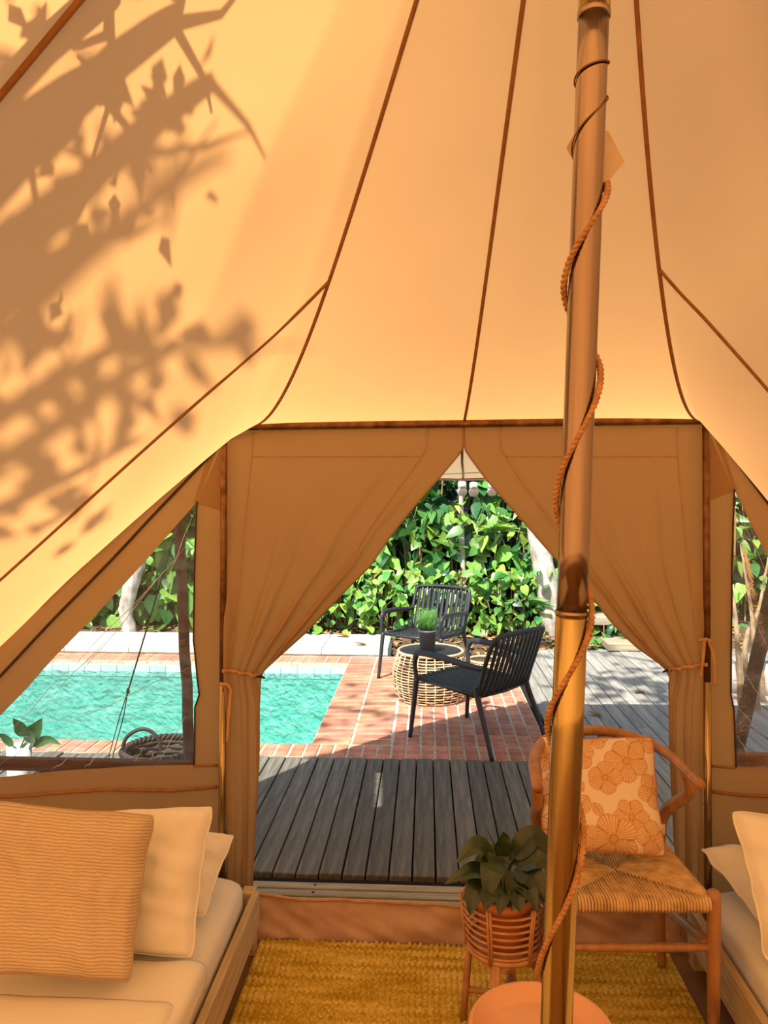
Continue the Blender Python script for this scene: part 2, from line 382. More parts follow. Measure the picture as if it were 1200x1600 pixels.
seam_line(L0, .02, .985, .005); seam_line(W(725, 661), .02, 1, .005); seam_line(R0, .02, .99, .005)
seam_line(SEAM_B, .02, 1, .006); seam_line(SEAM_C, .02, 1, .006)
# side seams that leave the corner seams and run down along the eaves
def to_px(p):
    d = p - CP; Z = d.dot(DV); return (UH + FOC * d.dot(RV) / Z, VH - FOC * d.z / Z) if Z > .1 else (9e9, 9e9)
def on_roof(cv, u, v):                              # the roof point behind a photo pixel
    best = None; t0, t1, s0, s1 = 0.0, 1.0, .1, 1.0
    for lev in range(5):
        cand = []
        for i in range(25):
            for j in range(25):
                t, q = lerp(t0, t1, i / 24), lerp(s0, s1, j / 24); p = roof_pt(curve_at(cv, t), q); a, b = to_px(p)
                cand.append(((a - u) ** 2 + (b - v) ** 2, t, q, p))
        best = min(cand, key=lambda c: c[0]); dt, dq = (t1 - t0) / 8, (s1 - s0) / 8
        t0, t1, s0, s1 = max(0, best[1] - dt), min(1, best[1] + dt), max(0, best[2] - dq), min(1, best[2] + dq)
    return best[3]
def cross_seam(cv, px):
    pts = catmull([on_roof(cv, *q) for q in px], 6); part('seam', MB().tube([p - UP * .003 - Vector((0, .005, 0)) for p in pts], .0042, 8), M['seam'], ceiling)
cross_seam(left_eave, [(519, 441), (450, 503), (380, 566), (310, 627), (250, 680), (170, 752), (90, 825), (0, 906), (-60, 960), (-120, 1014)])
cross_seam(right_eave, [(1029, 421), (1060, 455), (1100, 497), (1150, 553), (1200, 610), (1260, 680), (1330, 765)])

# front wall either side of the door: band under the eave, strip beside the pole, apron under the window
wall_front = thing('wall_front', 'ochre canvas front wall of the tent around the door and windows', 'tent wall', (0, YW, 0), kind='structure')
def wrinkle(p, a=.006, k=5.0): return Vector((0, a * n3(p.x * k, 3.1, p.z * k) + .4 * a * n3(p.x * k * 3, 7.7, p.z * k * 3), 0))
def sheet_between(f0, f1, nu, nv, off=0.0, a=.006):
    def fn(u, v):
        p = lerp(f0(u), f1(u), v); return p + wrinkle(p, a) + Vector((0, off, 0))
    return MB().grid(fn, nu, nv)
def poly(pts):
    L = [0]
    for a, b in zip(pts, pts[1:]): L.append(L[-1] + (b - a).length)
    def f(u):
        x = u * L[-1]
        for i in range(len(pts) - 1):
            if x <= L[i + 1] or i == len(pts) - 2: return lerp(pts[i], pts[i + 1], min(1, (x - L[i]) / (L[i + 1] - L[i])))
    return f
WL = dict(top=(308, 784), slant=[(308, 784), (235, 868), (160, 950), (82, 1030), (40, 1078), (0, 1118), (-70, 1190)],
          right=[(308, 784), (305, 870), (303, 1000), (312, 1085), (305, 1105), (304, 1195)],
          bottom=[(304, 1195), (200, 1197), (90, 1205), (0, 1214), (-70, 1216)])
WR = dict(top=(1146, 764), slant=[(1146, 764), (1170, 812), (1205, 880), (1300, 1010), (1420, 1170)],
          right=[(1146, 764), (1143, 880), (1141, 1085), (1146, 1110), (1149, 1198)],
          bottom=[(1149, 1198), (1250, 1203), (1340, 1206), (1420, 1206)])
def wl(lst, Y=YW): return [W(a, b, Y) for a, b in lst]
# left
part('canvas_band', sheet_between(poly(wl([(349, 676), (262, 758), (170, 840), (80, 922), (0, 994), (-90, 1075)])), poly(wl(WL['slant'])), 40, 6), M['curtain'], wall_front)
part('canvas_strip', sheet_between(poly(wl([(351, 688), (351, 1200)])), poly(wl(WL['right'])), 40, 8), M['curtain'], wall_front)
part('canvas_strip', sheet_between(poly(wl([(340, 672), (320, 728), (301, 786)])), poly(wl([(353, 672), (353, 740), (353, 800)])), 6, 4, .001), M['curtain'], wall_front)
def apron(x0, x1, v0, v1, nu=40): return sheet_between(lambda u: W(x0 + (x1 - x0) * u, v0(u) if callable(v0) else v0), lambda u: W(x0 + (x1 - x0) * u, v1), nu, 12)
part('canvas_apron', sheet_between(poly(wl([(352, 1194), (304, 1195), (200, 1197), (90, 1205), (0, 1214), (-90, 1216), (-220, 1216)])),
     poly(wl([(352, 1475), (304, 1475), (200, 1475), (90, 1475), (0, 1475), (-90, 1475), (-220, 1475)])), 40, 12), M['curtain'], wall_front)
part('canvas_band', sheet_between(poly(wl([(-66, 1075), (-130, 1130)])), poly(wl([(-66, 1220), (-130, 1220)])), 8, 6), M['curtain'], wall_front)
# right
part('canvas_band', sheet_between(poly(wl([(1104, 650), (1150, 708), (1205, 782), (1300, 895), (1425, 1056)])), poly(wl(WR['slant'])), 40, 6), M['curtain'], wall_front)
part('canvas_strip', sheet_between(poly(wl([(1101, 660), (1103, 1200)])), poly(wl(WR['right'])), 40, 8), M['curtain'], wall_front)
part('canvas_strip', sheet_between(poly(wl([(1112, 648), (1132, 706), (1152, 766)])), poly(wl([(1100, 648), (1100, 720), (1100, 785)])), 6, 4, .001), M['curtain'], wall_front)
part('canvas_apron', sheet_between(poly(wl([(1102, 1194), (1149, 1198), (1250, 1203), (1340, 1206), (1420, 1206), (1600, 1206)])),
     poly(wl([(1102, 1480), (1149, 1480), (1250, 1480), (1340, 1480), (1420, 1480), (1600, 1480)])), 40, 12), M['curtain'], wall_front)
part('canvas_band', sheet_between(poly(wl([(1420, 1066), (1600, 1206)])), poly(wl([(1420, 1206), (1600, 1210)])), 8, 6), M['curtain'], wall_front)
def wall_seam(pts, r=.0045, mat='seam', off=-.006, sq=None):
    path = dense(wl(pts), 8)
    part('seam', MB().tube([p + wrinkle(p) + Vector((0, off, 0)) for p in path], r, 6, sq=sq), M[mat], wall_front)
wall_seam([(340, 1228), (270, 1234), (170, 1233), (90, 1238), (30, 1243), (-100, 1246)], .006, 'seam')
wall_seam([(303, 1196), (340, 1194)], .004); wall_seam([(1112, 1196), (1149, 1199)], .004)
wall_seam([(1112, 1236), (1160, 1242), (1300, 1246)], .006)
wall_seam([(346, 694), (262, 782), (170, 880), (80, 972), (0, 1057), (-60, 1120)], .005, 'binding')
wall_seam([(1106, 664), (1150, 720), (1205, 794), (1300, 908)], .005, 'binding')
wall_seam(WL['right'], .003, 'binding'); wall_seam(WR['right'], .003, 'binding')

# the wall that runs on round the sides and the back
ring = left_eave[23:] + back_eave[1:-1] + list(reversed(right_eave[23:]))
wall_back = thing('wall_back', 'canvas wall running round the sides and back of the tent', 'tent wall', (0, -2.6, 0), kind='structure')
part('canvas_apron', MB().grid(lambda u, v: (lambda p: Vector((p.x, p.y, p.z * (1 - v))))(curve_at(ring, u)), 80, 6), M['canvas'], wall_back)

floor = thing('floor', 'olive brown groundsheet floor of the tent', 'floor', (0, 0, 0), kind='structure')
fl = [Vector((p.x, p.y, 0)) for p in ring] + [W(1600, 1480), W(-220, 1480)]
fl = [Vector((p.x, p.y, -.001)) for p in fl]
part('groundsheet', MB().add(fl, [tuple(range(len(fl) - 1, -1, -1))]), M['groundsheet'], floor, smooth=False)

# raised threshold strip across the door
trim = thing('trim_1', 'wrinkled pinkish vinyl threshold strip across the tent doorway', 'threshold', (.3, YW, 0), kind='structure')
TL0, TR0 = W(372, 1470), W(1085, 1490)
def sill_fn(u, v):
    x = lerp(TL0.x, TR0.x, u); z = v * (.132 - .016 * math.sin(PI * u) + .006 * n3(u * 9, 1)); 
    y = YW - .012 + .03 * v + .014 * n3(x * 9, z * 14, 2) + .010 * n3(x * 16 + z * 30, z * 12, 5)
    return Vector((x, y, z))
part('vinyl_strip', MB().grid(sill_fn, 90, 14), M['sill'], trim)
part('zip_tape', MB().tube([sill_fn(k / 60, 1) + Vector((0, -.002, .001)) for k in range(61)], .006, 6), M['seam_light'], trim)

# windows
def window(name, w, inner):
    win = thing(name, 'clear wrinkled vinyl window sewn into the tent wall', 'window', W(*w['bottom'][0]), kind='structure')
    sl = poly(wl(w['slant'], YW + .006)); rt = wl(w['right'], YW + .006); bt = wl(w['bottom'], YW + .006)
    rb = poly(rt + bt[1:])
    o = part('window_pane', MB().grid(lambda u, v: lerp(sl(u), rb(u), v) + Vector((0, .010 * n3(u * 5, v * 4, 1), 0)), 30, 20), M['pvc'], win)
    rnd = random.Random(3)
    for (a, b) in inner:
        pa, pb = W(*a, YW + .003), W(*b, YW + .003); pth = [lerp(pa, pb, k / 10) + Vector((0, 0, .004 * math.sin(k * 1.1 + a[0]))) for k in range(11)]
        part('crease', MB().tube(pth, [.0002 + .0011 * math.sin(PI * (k + .5) / 11) for k in range(11)], 5), M['crease'], win)
    return win
win_l = window('window_1', WL, [((0, 1195), (54, 1158)), ((82, 1203), (116, 1178)), ((132, 1200), (152, 1182)), ((88, 1140), (300, 1040)), ((120, 1060), (292, 850)),
    ((105, 1050), (280, 870)), ((60, 1110), (180, 985)), ((210, 1190), (222, 1172)), ((248, 1190), (290, 1120)), ((233, 1190), (243, 1172)), ((305, 795), (262, 905)), ((20, 1140), (110, 1040))])
win_r = window('window_2', WR, [((1150, 790), (1200, 900)), ((1150, 770), (1200, 860)), ((1148, 1100), (1200, 1160)), ((1155, 1040), (1200, 1105)), ((1160, 920), (1198, 1010)), ((1152, 1150), (1170, 1180))])

# door frame of pipes
frame = thing('door_frame', 'slim brass coloured pipe frame of the tent doorway', 'door frame', (.27, YW - .03, 0))
for (x0, x1, v0, v1, lab) in ((350, 346, 690, 1500, 0), (1103, 1107, 662, 1500, 1)):
    a, b = W(x0, v0, YW - .045), W(x1, v1, YW - .045); b.z = 0.0
    vj = W(x0, 1065, YW - .045).z; f = (a.z - vj) / (a.z - b.z); j = lerp(a, b, f)
    up_ = part('upright', MB().tube([a, lerp(a, j, .5), j], .0115, 14), M['rustpipe'], frame)
    part('lower_tube', MB().tube([j, lerp(j, b, .5), b], .0125, 14), M['steel'], up_)
a, b = W(356, 667, YW - .03), W(1103, 657, YW - .03)
part('crossbar', MB().tube(dense([a, b], 12), .013, 12), M['rustpipe'], frame)

# curtains
CL_R = [(655, 725), (700, 725), (708, 719), (746, 687), (783, 654), (834, 613), (886, 577), (922, 540), (988, 478), (1030, 430), (1048, 411), (1075, 409), (1200, 406), (1300, 400), (1410, 394)]
CR_R = [(650, 724), (700, 724), (708, 729), (750, 760), (795, 800), (830, 830), (870, 865), (928, 921), (972, 954), (1009, 991), (1030, 1022), (1042, 1038), (1070, 1041), (1200, 1047), (1300, 1052), (1400, 1058)]
def curtain(name, label, tab, xl, vtie, flip, v0, v1, seed):
    t = thing(name, label, 'curtain', (W(xl, 1470).x, YW, 0))
    amp = [(v0, .001), (705, .002), (850, .010), (980, .024), (vtie, .016), (1100, .012), (1250, .016), (v1, .022)]
    def fn(u, v):
        vv = v0 + (v1 - v0) * v
        xr = sm(tab, vv); x = xl + (xr - xl) * u
        p = W(x, vv, YW - .012)
        a = pl(amp, vv)
        fq = pl([(700, 3.8), (1000, 3.6), (1090, 2.3), (1450, 2.0)], vv)
        ph = 2 * PI * (fq * u ** 1.25) + seed + 1.6 * n3(vv * .006, seed)
        d = a * (math.sin(ph) + .3 * math.sin(2.3 * ph + 1.3 + vv * .004)) + (.006 * n3(x * .02, vv * .01, seed))
        w = .025 * math.exp(-((vv - vtie) / 90.0) ** 2)
        return p + Vector((0, -abs(d) * .6 - d * .5 - w - .004, 0))
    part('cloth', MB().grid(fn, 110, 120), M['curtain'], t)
    V = lambda vv: (vv - v0) / (v1 - v0)
    def line(pts, r, m, nm, off=.003):
        path = [fn(*p) + Vector((0, -off, 0)) for p in pts]; part(nm, MB().tube(path, r, 6), M['curtain' if nm == 'hem' else m], t)
    line([(1.0, k / 70) for k in range(71)], .0028, 'seam_light', 'hem')
    line([(lerp(.107, .845, k / 40), V(713)) for k in range(41)], .0016, 'seam_light', 'stitch_line')
    line([(.845, lerp(V(668), V(1000), k / 40)) for k in range(41)], .0016, 'seam_light', 'stitch_line')
    line([(.107, lerp(V(668), V(1030), k / 40)) for k in range(41)], .0016, 'seam_light', 'stitch_line')
    # tie band round the gathered cloth
    fr = [fn(k / 24, V(vtie + (10 if not flip else 8) * (k / 24 - .8))) + Vector((0, -.012, .0)) for k in range(25)]
    tie = part('tie_band', MB().tube(fr, .0065, 6, sq=.4), M['seam_light'], t)
    e = fr[-1]; sg = 1 if not flip else -1
    part('toggle', MB().tube([e + Vector((-.012 * sg, -.006, 0)), e + Vector((.004 * sg, -.006, .001)), e + Vector((.016 * sg, -.004, -.006))], [.0035, .005, .002], 8), M['black'], tie)
    return t
curtain('curtain', 'canvas door curtain tied back beside the pool window', CL_R, 355, 1050, False, 668, 1440, .3)
curtain('curtain', 'canvas door curtain tied back behind the wooden chair', CR_R, 1097, 1040, True, 660, 1450, 2.1)
def ribbon(label, pts, w):
    path = catmull([W(a, b, YW - .075) for a, b in pts], 6)
    o = part('tie_ribbon', MB().tube(path, w, 6, sq=.3), M['seam_light']); return tag(o, label, 'ribbon')
t = thing('tie_ribbon', 'cloth tie ribbon knotted on the door pipe by the right bed', 'ribbon', W(1104, 1000, YW - .06))
for pts in ([(1092, 1001), (1103, 999), (1114, 1003)], [(1101, 1001), (1099, 1025), (1095, 1058)], [(1108, 1002), (1116, 1030), (1118, 1072)]):
    part('tape', MB().tube(catmull([W(a, b, YW - .066) for a, b in pts], 6), .0055, 6, sq=.3), M['seam_light'], t)
t = thing('tie_ribbon', 'cloth tie ribbon hanging from the door pipe by the left bed', 'ribbon', W(350, 1070, YW - .06))
for pts in ([(345, 1071), (354, 1069), (361, 1078)], [(361, 1078), (358, 1110), (355, 1160)]):
    part('tape', MB().tube(catmull([W(a, b, YW - .066) for a, b in pts], 6), .0055, 6, sq=.3), M['seam_light'], t)

# centre pole with its rope
PB, PT = Q(.193, 1.0, 0), Q(.304, 1.0, 2.985)
def pole_at(z): return lerp(PB, PT, z / 2.985)
pole = thing('tent_pole', 'tall metal centre pole of the tent with rope wound round it', 'tent pole', PB)
def tubez(z0, z1, r, n=9): return MB().tube([pole_at(lerp(z0, z1, k / n)) for k in range(n + 1)], r, 28)
ZJ, ZK = 1.54 - 193 / 1200, 1.54 + 742 / 1200
part('lower_tube', tubez(0, ZJ, .0205), M['brass'], pole)
part('middle_tube', tubez(ZJ, ZK, .0198), M['copper'], pole)
part('upper_tube', tubez(ZK, 2.985, .0205), M['brass'], pole)
part('joint_ring', tubez(ZJ - .003, ZJ + .003, .0212, 2), M['copper'], pole)
part('joint_ring', tubez(ZK - .004, ZK + .004, .0214, 2), M['copper'], pole)
# photo: rope crosses in front from upper right to lower left, once every ~0.28 m
RK = [(285, 0), (435, .5), (575, 1.0), (765, 1.5), (945, 2.0), (1120, 2.5), (1290, 3.0), (1510, 3.5), (1640, 4.0)]   # photo row, turns (0 = right side, .5 = left)
def rope_turn(v): return pl(RK, v)
def rope_path(v0, v1, n, off, tw=0.0, tr=0.0):
    out = []
    for k in range(n + 1):
        v = lerp(v0, v1, k / n); z = 1.54 + (765 - v) / 1200; c = pole_at(z)
        a = -rope_turn(v) * 2 * PI                   # right side, then in front, then left
        rad = RV * math.cos(a) + DV * math.sin(a)
        p = c + rad * off
        if tr:
            b = tw * k / n * 2 * PI; p = p + (rad * math.cos(b) + UP * math.sin(b) * .9) * tr
        out.append(p)
    return out
rope = thing('rope', 'twisted jute rope spiralling down the centre pole', 'rope', pole_at(.8))
for ph in (0, .5):
    path = []
    base = rope_path(285, 1640, 620, .0255)
    for k, p in enumerate(base):
        v = lerp(285, 1640, k / 620); z = p.z; c = pole_at(z); rad = (p - c); rad.z = 0; rad.normalize()
        b = 2 * PI * (k / 620 * 88 + ph); path.append(p + (rad * math.cos(b) + UP * math.sin(b) * .8) * .0019)
    part('strand', MB().tube(path, .0031, 6), M['rope'], rope)
cpath = []
for k in range(140):
    v = lerp(98, 300, k / 139); z = 1.54 + (765 - v) / 1200; c = pole_at(z); a = -2 * PI * pl([(98, -.02), (122, .5), (150, 1.0), (225, 1.5), (290, 2.0)], v)
    cpath.append(c + (RV * math.cos(a) + DV * math.sin(a)) * .0215)
tag(part('thin_cord', MB().tube(cpath, .0013, 6), M['cord']), 'thin cord wound round the top of the centre pole', 'cord')
tg = [(886, 232), (893, 205), (946, 205), (975, 254), (962, 268), (945, 292), (890, 255)]
tg0 = [P(a, b, 1.035) for a, b in [(885, 231), (902, 200), (950, 205), (976, 253), (945, 290), (895, 250)]]
o = part('cloth_label', MB().add(tg0, [(0, 1, 2, 3, 4, 5)]), M['tagcloth'], smooth=False); solidify(o, .0015)
tag(o, 'small white cloth label hanging behind the centre pole', 'label')

# ================================================================== BEDS AND BEDDING
def shell(fn_top, nu, nv): return MB().grid(fn_top, nu, nv)
def rounded_slab(mb, c, sx, sy, sz, r, amp=0.0, seed=0, nx=26, ny=30, pw=5.0):
    cx, cy, cz = c
    def fn(u, v):                                  # superellipse wrap: u round the section, v along y
        a = 2 * PI * u; ca, sa = math.cos(a), math.sin(a)
        k = (abs(ca) ** pw + abs(sa) ** pw) ** (-1 / pw)
        t = -1 + 2 * v; e = (1 - abs(t) ** 14) ** (1 / 6) if abs(t) < 1 else 0
        x, z = k * ca * sx / 2 * (.90 + .10 * e), k * sa * sz / 2 * (.25 + .75 * e)
        p = Vector((cx + x, cy + t * sy / 2, cz + z))
        return p + Vector((amp * n3(p.x * 6, p.y * 6, seed), 0, amp * n3(p.x * 5, p.y * 5, seed + 4)))
    return mb.grid(fn, nx * 2, ny, cu=True)
def pillow_mesh(name, corners, thick, mat, seed, n=46, puff=.45, wr=.006, fl=1.0):
    """corners BL, BR, TR, TL in the room; a stuffed cushion between them, pinched at the rim"""
    BL, BR, TR, TL = corners
    ctr = (BL + BR + TR + TL) / 4; ex = ((BR - BL) + (TR - TL)) / 2; ey = ((TL - BL) + (TR - BR)) / 2
    nr = ex.cross(ey).normalized()
    vs = []; fs = []; uv = []
    def pt(u, v, side):
        # rim pulled in between the corners
        x, y = 2 * u - 1, 2 * v - 1
        k_ = 1 - .035 * (abs(x) ** 8) * (abs(y) ** 8); px = x * (1 - .05 * (1 - y * y) + .02 * n3(y * 3, seed)) * k_; py = y * (1 - .05 * (1 - x * x) + .02 * n3(x * 3, seed + 1)) * k_
        U, Vv = (px + 1) / 2, (py + 1) / 2
        p = lerp(lerp(BL, BR, U), lerp(TL, TR, U), Vv)
        h = max(0.0, (1 - x ** 4) * (1 - y ** 4)) ** puff
        w = wr * (n3(x * 2.0, y * 2.0, seed) + .55 * n3(x * 2.5 + y * 4, y * 2 - x, seed + 3) + .3 * n3(x * 9, y * 3, seed + 5)) * h ** .5
        edge = (1 - h) * .012 * n3(x * 3, y * 3, seed + 9)
        return p + nr * (side * (thick / 2 * h + w) + edge)
    for side in (1, -1):
        o = len(vs)
        for j in range(n + 1):
            for i in range(n + 1):
                vs.append(pt(i / n, j / n, side)); uv.append((i / n, j / n))
        for j in range(n):
            for i in range(n):
                a = o + j * (n + 1) + i; q = (a, a + 1, a + n + 2, a + n + 1); fs.append(q if side > 0 else q[::-1])
    me = bpy.data.meshes.new(name); me.from_pydata([tuple(v) for v in vs], [], fs); me.materials.append(mat)
    l = me.uv_layers.new(name='UVMap')
    for lp in me.loops: l.data[lp.index].uv = uv[lp.vertex_index]
    me.polygons.foreach_set('use_smooth', [True] * len(me.polygons)); me.update()
    rim = [pt(k / n, 0, 0) for k in range(n)] + [pt(1, k / n, 0) for k in range(n)] + [pt(1 - k / n, 1, 0) for k in range(n)] + [pt(0, 1 - k / n, 0) for k in range(n)]
    return me, rim, pt
def pillow(label, corners, thick, mat, seed, hem='linen', name='pillow', **kw):
    base = sum(corners, Vector()) / 4; base.z = min(c.z for c in corners)
    t = thing(name, label, 'pillow', base)
    me, rim, pt = pillow_mesh(name + '_cover', corners, thick, mat, seed, **kw)
    o = link('cover', me, t); part('seam_edge', MB().tube(rim, .0032, 6, closed=True), M[hem], o); return t
XR = Q(-.425, 2.55, 0).x                             # inner face of the left bed's rail
def bed(side, xr, label_f, label_m):
    s = -1 if side == 'L' else 1
    t = thing('single_bed', label_f, 'bed', (xr + s * .46, 1.5, 0))
    y0, y1 = .52, 2.53
    def leg(x, y): part('leg', MB().box((x, y, .105), .045, .045, .21, bev=.004), M['pine'], t, smooth=False)
    for x in (xr + s * .025, xr + s * .90):
        for y in (y0 + .025, y1 - .0):
            leg(x, y)
    part('side_rail', MB().box((xr + s * .002, (y0 + y1) / 2, .145), .024, y1 - y0, .12, bev=.004), M['pine'], t, smooth=False)
    part('side_rail', MB().box((xr + s * .925, (y0 + y1) / 2, .145), .024, y1 - y0, .12, bev=.004), M['pine'], t, smooth=False)
    part('end_rail', MB().box((xr + s * .46, y0 + .01, .145), .87, .024, .12, bev=.004), M['pine'], t, smooth=False)
    part('end_rail', MB().box((xr + s * .46, y1 - .01, .145), .87, .024, .12, bev=.004), M['pine'], t, smooth=False)
    for k in range(9): part('slat', MB().box((xr + s * .46, lerp(.7, 2.4, k / 8), .115), .87, .07, .018), M['pine'], t, smooth=False)
    m = part('mattress', rounded_slab(MB(), (xr + s * .475, 1.52, .212), .90, 2.0, .172, .05, .004, 2 if s < 0 else 9), M['sheet'])
    tag(m, label_m, 'mattress'); return t
bed('L', XR, 'low pale pine bed frame beside the pool window', 'white sheeted mattress under the crinkled orange cushion')
XRR = Q(.985, 2.4, 0).x
bed('R', XRR, 'low pale pine bed frame behind the wooden chair', 'white sheeted mattress behind the wooden chair')
def cover(label, xa, xb, ya, yb, z, side, over, seed, name='bed_sheet'):
    """turned-down cover lying on the mattress, hanging over its inner edge"""
    s = -1 if side == 'L' else 1
    def fn(u, v):
        y = lerp(yb, ya, v); L = abs(xb - xa); d = u * (L + over + .05)
        d0 = over
        if d < d0: x, zz = xa - s * .018, z - (d0 - d) - .02           # hanging part
        elif d < d0 + .05:
            a = (d - d0) / .05 * PI / 2; x = xa - s * .018 + s * .03 * (1 - math.cos(a)); zz = z - .02 + .02 * math.sin(a)
        else: x, zz = xa + s * (.012 + (d - d0 - .05)), z
        e = min(1, v / .03); zz -= .012 * (1 - e) ** 2
        x += s * .006 * n3(y * 5, d * 8, seed); zz += .006 * n3(x * 4, y * 4, seed) + .003 * n3(x * 12, y * 9, seed + 2)
        return Vector((x, y, zz))
    o = part(name, MB().grid(fn, 70, 60), M['sheet']); solidify(o, .008); return tag(o, label, 'bedding')
cover('white top sheet turned down over the mattress by the crinkled cushion', XR - .03, XR - .90, .58, 1.98, .312, 'L', .05, 3)
cover('white quilt folded lower down the bed below the crinkled cushion', XR - .05, XR - .88, .60, 1.80, .328, 'L', .05, 6, 'quilt')
pillow('crinkled orange-tan woven cushion standing against the white pillow', [P(-75, 1522, 1.86), P(204, 1538, 1.86), P(243, 1272, 2.01), P(-42, 1246, 2.01)], .13, M['crepe'], 1, 'crepe', 'throw_cushion', wr=.022)
pillow('plump white pillow behind the crinkled orange cushion', [P(-10, 1480, 2.04), P(303, 1500, 2.02), P(335, 1258, 2.20), P(40, 1268, 2.22)], .14, M['linen'], 4, wr=.022)
pillow('small white pillow at the back of the bed by the curtain', [P(60, 1425, 2.20), P(322, 1434, 2.19), P(369, 1304, 2.40), P(90, 1300, 2.42)], .11, M['linen'], 7, wr=.022)
pillow('tall white pillow leaning on the right bed', [P(1196, 1505, 2.00), P(1500, 1500, 2.00), P(1450, 1290, 2.20), P(1140, 1266, 2.18)], .13, M['linen'], 11, wr=.022)
pillow('flat white pillow behind the tall pillow of the right bed', [P(1186, 1442, 2.16), P(1440, 1442, 2.14), P(1400, 1318, 2.40), P(1090, 1326, 2.40)], .10, M['linen'], 14, wr=.022)

# ================================================================== RUG
rx0, rx1, ry0, ry1 = XR + .0, Q(.94, 2.5, 0).x, 1.15, YW - .03
rug = thing('rug', 'ochre yellow woven jute rug on the tent floor', 'rug', ((rx0 + rx1) / 2, (ry0 + ry1) / 2, 0))
part('backing', MB().box(((rx0 + rx1) / 2, (ry0 + ry1) / 2, .003), rx1 - rx0, ry1 - ry0, .006), M['rug'], rug, smooth=False)
mb = MB(); nx = int((rx1 - rx0) / .0185); ny = int((ry1 - ry0) / .0125); rr = random.Random(5)
for j in range(ny):
    for i in range(nx):
        x = rx0 + (i + .5) * .0185 + rr.uniform(-.0014, .0014); y = ry0 + (j + .5 + (.5 if i % 2 else 0)) * .0125; h = .013 + rr.uniform(0, .006)
        if y > ry1: continue
        a, b = .0074, .0066
        mb.add([(x - a, y - b * .6, .004), (x + a, y - b, .004), (x + a, y + b * .6, .004), (x - a, y + b, .004), (x - a * .45, y, h * .92), (x + a * .45, y, h)],
               [(0, 1, 5, 4), (1, 2, 5), (2, 3, 4, 5), (3, 0, 4)])
part('woven_knots', mb, M['rug'], rug, kind='stuff')

# ================================================================== WISHBONE CHAIR WITH CUSHION
ch = thing('wooden_chair', 'teak wishbone armchair with woven rush seat behind the centre pole', 'chair', Q(.68, 2.26, 0))
FR, FL_, RR_, RL_ = (.893, 2.08), (.455, 2.08), (.893, 2.46), (.475, 2.46)
for (x, Z) in (FR, FL_):
    part('leg', MB().tube([Q(x, Z, 0), Q(x, Z, .10), Q(x, Z, .3), Q(x, Z, .435), Q(x, Z, .452), Q(x, Z, .457)], [.0135, .016, .0185, .0190, .016, .008], 16), M['teak'], ch)
part('leg', MB().tube(catmull([Q(.893, 2.47, 0), Q(.885, 2.465, .22), Q(.878, 2.45, .43), Q(.888, 2.43, .52), P(1077, 1238, 2.34), P(1070, 1208, 2.32)], 6),
     [.013 + .007 * math.sin(PI * min(1, k / 30)) for k in range(31)], 14), M['teak'], ch)
part('leg', MB().tube(catmull([Q(.475, 2.47, 0), Q(.485, 2.465, .22), Q(.492, 2.45, .43), Q(.480, 2.42, .52), P(840, 1255, 2.30), P(836, 1212, 2.26)], 6),
     [.013 + .007 * math.sin(PI * min(1, k / 30)) for k in range(31)], 14), M['teak'], ch)
bow = catmull([P(841, 1234, 2.14), P(834, 1195, 2.24), P(842, 1166, 2.36), P(870, 1149, 2.47), P(930, 1141, 2.53), P(988, 1151, 2.52), P(1034, 1172, 2.43), P(1066, 1198, 2.33), P(1095, 1227, 2.19)], 8)
part('back_bow', MB().tube(bow, [.0165 - .002 * abs(k / 64 * 2 - 1) for k in range(65)], 16), M['teak'], ch)
spl = part('back_splat', MB().tube(catmull([Q(.68, 2.45, .44), Q(.68, 2.47, .56), Q(.682, 2.485, .62)], 5), .014, 10, sq=2.2), M['teak'], ch)
for x in (905, 941):
    part('splat_arm', MB().tube(catmull([Q(.682, 2.485, .61), P((x + 923) / 2, 1215, 2.51), P(x, 1150, 2.525)], 5), .010, 10, sq=1.7), M['teak'], spl)
def bar(a, b, r, nm='stretcher', sq=None, rm=None): 
    n = 8; part(nm, MB().tube([lerp(a, b, k / n) for k in range(n + 1)], [r + (rm or 0) * math.sin(PI * k / n) for k in range(n + 1)], 10, sq=sq), M['teak'], ch)
bar(Q(FL_[0], FL_[1], .302), Q(FR[0], FR[1], .300), .009, rm=.004)
bar(P(1046, 1424, 2.45), P(1108, 1474, 2.09), .011, sq=1.9); bar(Q(.48, 2.45, .19), Q(.455, 2.09, .31), .011, sq=1.9)
bar(Q(.48, 2.46, .26), Q(.89, 2.46, .26), .009, rm=.003)
for a, b in (((.455, 2.08), (.893, 2.08)), ((.893, 2.08), (.88, 2.44)), ((.49, 2.44), (.88, 2.44)), ((.455, 2.08), (.49, 2.44))):
    bar(Q(*a, .418), Q(*b, .418), .010, 'seat_rail')
